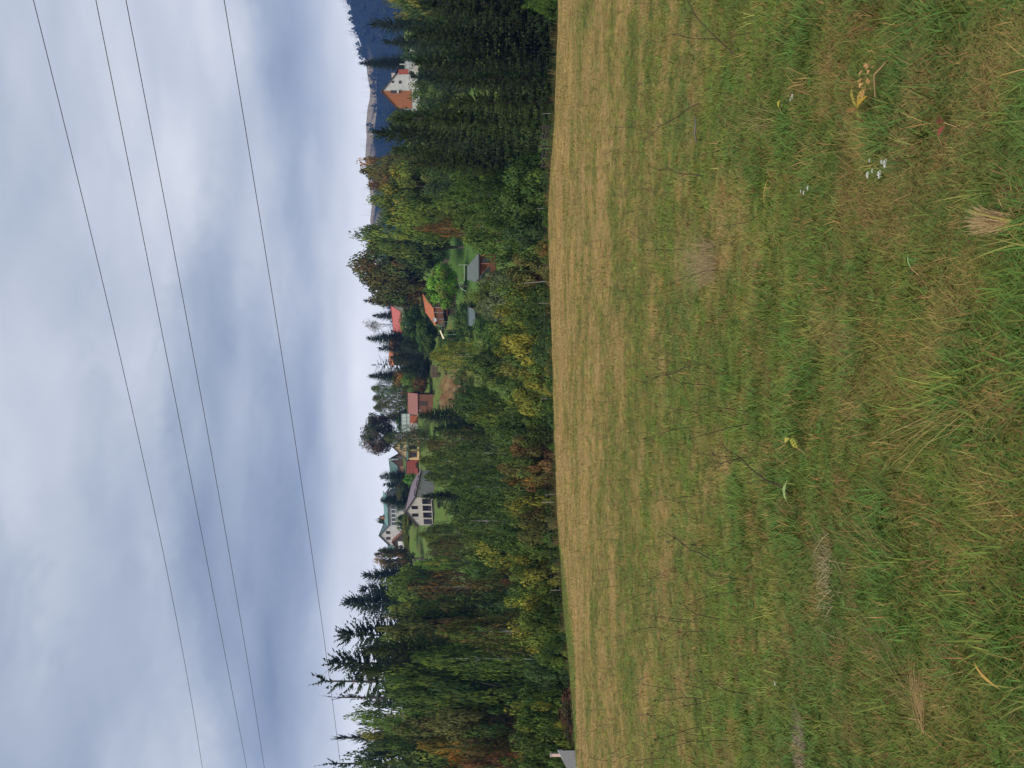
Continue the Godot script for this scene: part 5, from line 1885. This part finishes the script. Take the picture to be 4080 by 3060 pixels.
		["bush_willow0", 1828, 1884, 117, 100, Color(0.8, 0.9, 0.85), "grey green willow bush before the little blue grey shed roof"],
		["spruce4", 866, 1508, 258, 36, K, "little dark spruce behind the left end of the guest house"],
		["round_rust0", 832, 1496, 214, 86, Color(0.9, 0.85, 0.8), "rusty brown tree at the left end of the guest house"],
		["spruce0", 768, 1455, 192, 150, K, "dark skyline spruce, lowest of the group of three left of the guest house"],
		["spruce3", 712, 1442, 187, 150, K, "dark skyline spruce, middle one of the group of three"],
		["spruce2", 660, 1380, 178, 210, K, "dark skyline spruce, tallest of the group of three"],
		["round_light1", 708, 1540, 152, 150, Color(0.8, 0.95, 0.8), "rounded bright green tree below the three skyline spruces"],
		["round_light0", 628, 1545, 150, 120, Color(0.75, 0.9, 0.8), "second rounded green tree left of the bright one"],
		["round_green0", 770, 1590, 158, 100, Color(1.1, 1.2, 1), "green tree above the hillside meadow"],
		# left slope
		["round_green0", 918, 1700, 165, 100, Color(0.9, 1, 0.9), "rounded green tree on the meadow left of the grey house"],
		["bush_olive0", 868, 1690, 170, 90, W, "olive bush on the hillside meadow under the climbing hedge"],
		["birch_olive1", 884, 1700, 120, 110, Color(0.9, 1, 0.9), "thin olive birch on the hillside meadow"],
		["tall_light0", 812, 1655, 150, 46, Color(1.1, 1.4, 1.2), "small pale green poplar on the hillside meadow"],
		["birch_rust0", 722, 1622, 116, 150, Color(0.85, 0.85, 0.9), "large brown birch with forked white stems on the left slope"],
		["birch_green1", 622, 1640, 112, 140, Color(0.9, 0.95, 0.9), "green birch with white stem left of the brown birch"],
		["birch_green0", 560, 1690, 104, 140, Color(0.75, 0.85, 0.85), "dark green birch beside the tall left spruces"],
		["bush_green1", 800, 1800, 110, 150, Color(0.8, 1, 0.9), "green bush on the slope below the poplar"],
		["bush_yellow1", 865, 1805, 96, 170, Color(0.72, 0.82, 0.9), "round yellow green bush in mid slope with orange tips"],
		["bush_green0", 920, 1890, 84, 150, Color(0.8, 0.95, 0.9), "mid green bush right of the round yellow green bush"],
		["bush_autumn0", 738, 1835, 92, 110, Color(1, 0.9, 1), "rust coloured bush at the foot of the brown birch"],
		["bush_dark1", 655, 1850, 88, 150, Color(1.2, 1.2, 1.2), "dark bush left of the rust coloured bush"],
		["bush_yellow0", 1025, 1965, 68, 170, Color(0.66, 0.72, 0.85), "yellow olive bush at the rim below the grey house"],
		["bush_olive0", 955, 2000, 66, 160, Color(0.95, 1.05, 1), "olive green bush left of the yellow olive one at the rim"],
		["bush_green0", 885, 1985, 67, 150, Color(1.05, 1.1, 0.9), "light green bush at the rim below the round yellow green bush"],
		["bush_light0", 815, 1970, 67, 160, Color(0.85, 0.9, 0.9), "yellow green bush at the rim, right one of the bright left row"],
		["bush_yellow1", 735, 1985, 65, 170, Color(0.66, 0.74, 0.9), "golden green bush at the rim, second of the bright left row"],
		["bush_light1", 665, 1980, 64, 170, Color(0.85, 0.9, 0.9), "yellow green bush at the rim, third of the bright left row"],
		["bush_light0", 585, 2000, 62, 180, Color(0.85, 0.88, 0.9), "broad yellow green bush at the rim above the green strip"],
		["bush_light1", 520, 2010, 60, 150, Color(0.9, 0.9, 0.9), "yellow green bush at the left end of the bright row"],
		["bush_green1", 455, 2090, 57, 120, Color(0.9, 1, 0.9), "green bush drooping to the left end of the green strip"],
		# tall spruces at the left
		["spruce3", 530, 1365, 122, 330, K, "tall dark spruce right of the two highest left ones"],
		["spruce1", 418, 1330, 112, 340, K, "second highest of the left spruces"],
		["sparse1", 346, 1280, 104, 400, K, "highest left spruce with open upturned branches"],
		["sparse0", 282, 1320, 108, 110, Color(0.1, 0.1, 0.085), "thin greyish half dead spruce left of the highest one"],
		["round_olive0", 552, 1520, 94, 170, Color(0.85, 1, 0.9), "olive leafy tree beneath the third highest left spruce"],
		["spruce2", 470, 1470, 86, 230, M, "broad dark front spruce in the left group"],
		["spruce4", 385, 1450, 84, 230, M, "broad dark front spruce below the two highest left spruces"],
		["round_green0", 318, 1520, 80, 190, Color(0.85, 0.95, 0.9), "rounded green tree left of the broad dark left spruces"],
		["spruce0", 600, 1610, 96, 150, N, "dark spruce behind the bright rim bushes of the left"],
		["birch_green0", 438, 1640, 76, 150, Color(1.0, 1.1, 0.95), "green birch standing in front of the broad left spruces"],
		["birch_olive0", 545, 1730, 74, 150, Color(0.95, 1.05, 0.9), "olive birch in front of the left spruces, right of the green birch"],
		["round_vivid0", 300, 1500, 118, 44, Color(1.2, 1, 1), "small yellow green tree peeping out among the left spruces"],
		# far left
		["round_light1", 218, 1420, 112, 150, Color(0.75, 0.95, 0.85), "light green leafy tree left of the spiky spruces"],
		["spruce4", 176, 1440, 160, 70, K, "small dark spruce behind the light green leafy tree"],
		["spruce3", 120, 1350, 152, 100, K, "pointed dark spruce peeking over the far left trees"],
		["sparse0", 18, 1300, 132, 200, K, "open branched spruce at the far left edge of the skyline"],
		["round_yellow0", 126, 1455, 122, 140, Color(0.6, 0.7, 0.8), "yellow olive tree with pale stems at the far left"],
		["round_dark1", 40, 1420, 118, 170, W, "dark tree under the open branched spruce at the far left"],
		["round_olive0", 172, 1585, 88, 190, Color(0.9, 1, 0.9), "olive tree with a few orange leaves at the far left"],
		["round_rust1", 235, 1640, 84, 140, Color(0.85, 1, 0.9), "brownish tree beside the left spruces"],
		["round_green1", 70, 1560, 86, 190, W, "green tree at the left edge above the orange one"],
		["birch_yellow0", 90, 1660, 80, 130, Color(1.1, 0.8, 0.8), "orange yellow birch at the left edge"],
		["round_olive1", 165, 1730, 78, 180, Color(0.9, 1, 1), "olive tree below the ones with orange leaves at the far left"],
		["round_rust0", 20, 1780, 74, 150, Color(1.1, 0.9, 0.9), "rusty orange tree at the far left edge"],
		["bush_green0", 285, 1960, 60, 170, Color(0.85, 0.95, 0.9), "dark green bush between the left spruces and the brown hedge"],
		["bush_light0", 205, 1985, 56, 170, Color(0.75, 0.85, 0.85), "leafy green bush above the brown hedge with yellow top"],
		["bush_green1", 100, 1960, 55, 190, Color(1.05, 1.05, 0.95), "big green bush above the grey roof at the left"],
		["bush_green0", 15, 1975, 54, 170, Color(1, 1.05, 0.95), "green bush at the left edge above the chimney"],
		["bush_dark0", 385, 2040, 58, 160, Color(1.1, 1.1, 1.1), "dark bush under the broad front spruces of the left group"],
	]
	for r in rows:
		tree(r[0], r[1], r[2], r[3], r[4], r[5], r[6])
	# the old oak that has lost most of its leaves, and a bare grey tree
	for q in [[1766, 1459, 256, 66, "bare pale grey tree behind the salmon roof", 3, [Color(0.2, 0.2, 0.17), Color(0.14, 0.14, 0.1)], 1301]]:
		var tip := at(q[0], q[1], q[2])
		var y := height(tip.x, tip.z)
		var h := tip.y - y + 0.2
		var o := thing("leafy_tree", q[4], "tree", Vector3(tip.x, y - 0.2, tip.z))
		var two := twigs_mesh(q[7], q[5], q[6])
		var sc := Vector3(q[3] * 0.5 / FPX * q[2] / 0.46, h / 1.14, q[3] * 0.5 / FPX * q[2] / 0.46)
		var a := part("trunk", two[0], worn("bark_grey", Color(0.1, 0.085, 0.075), Color(0.2, 0.18, 0.165), 1.0, 0.9) if q[7] == 1300 else worn("bark_pale", Color(0.26, 0.25, 0.23), Color(0.4, 0.38, 0.36), 1.0, 0.9), o)
		a.scale = sc
		var b := part("crown", two[1], leafy("twig_leaf", Color(1, 1, 1)), o)
		b.scale = sc


func _ready() -> void:
	# camera: held upright on its side, so its right is the world's down
	var cam := Camera3D.new()
	cam.name = "camera"
	var up := Vector3(0, cos(PITCH), sin(PITCH))
	cam.transform = Transform3D(Basis(-up, Vector3.RIGHT, Vector3(0, -sin(PITCH), cos(PITCH))), Vector3(0, EYE, 0))
	cam.fov = 53.0
	cam.near = 0.05
	cam.far = 8000.0
	add_child(cam)
	cam.current = true
	# sky and haze
	var env := Environment.new()
	env.background_mode = Environment.BG_SKY
	env.sky = Sky.new()
	var pano := PanoramaSkyMaterial.new()
	pano.panorama = sky_texture()
	env.sky.sky_material = pano
	env.background_energy_multiplier = 0.54
	env.tonemap_mode = Environment.TONE_MAPPER_LINEAR
	env.tonemap_exposure = 2.5
	env.fog_enabled = true
	env.fog_light_color = Color(0.13, 0.32, 0.98).linear_to_srgb()
	env.fog_density = 0.0002
	env.sdfgi_enabled = true
	env.ssao_enabled = true
	env.ssil_enabled = true
	var we := WorldEnvironment.new()
	we.name = "environment"
	we.environment = env
	add_child(we)
	# the veiled sun, high behind the viewer's left
	var sun := DirectionalLight3D.new()
	sun.name = "sun"
	sun.light_energy = 0.5
	sun.light_color = Color(1.0, 0.96, 0.9)
	sun.light_angular_distance = 32.0
	sun.shadow_enabled = true
	sun.rotation = Vector3(deg_to_rad(-56), deg_to_rad(-35), 0)
	add_child(sun)

	noise_a.seed = 3
	noise_a.frequency = 0.12
	noise_a.fractal_octaves = 3
	noise_b.seed = 4
	noise_b.frequency = 0.22
	noise_b.fractal_octaves = 4
	noise_c.seed = 8
	noise_c.frequency = 0.05
	noise_c.fractal_octaves = 3

	ground()
	far_forest()
	grow_kinds()
	forest()
	village()
	undergrowth()
	rim_plants()
	fences()
	power_lines()
	grass()
	meadow_plants()
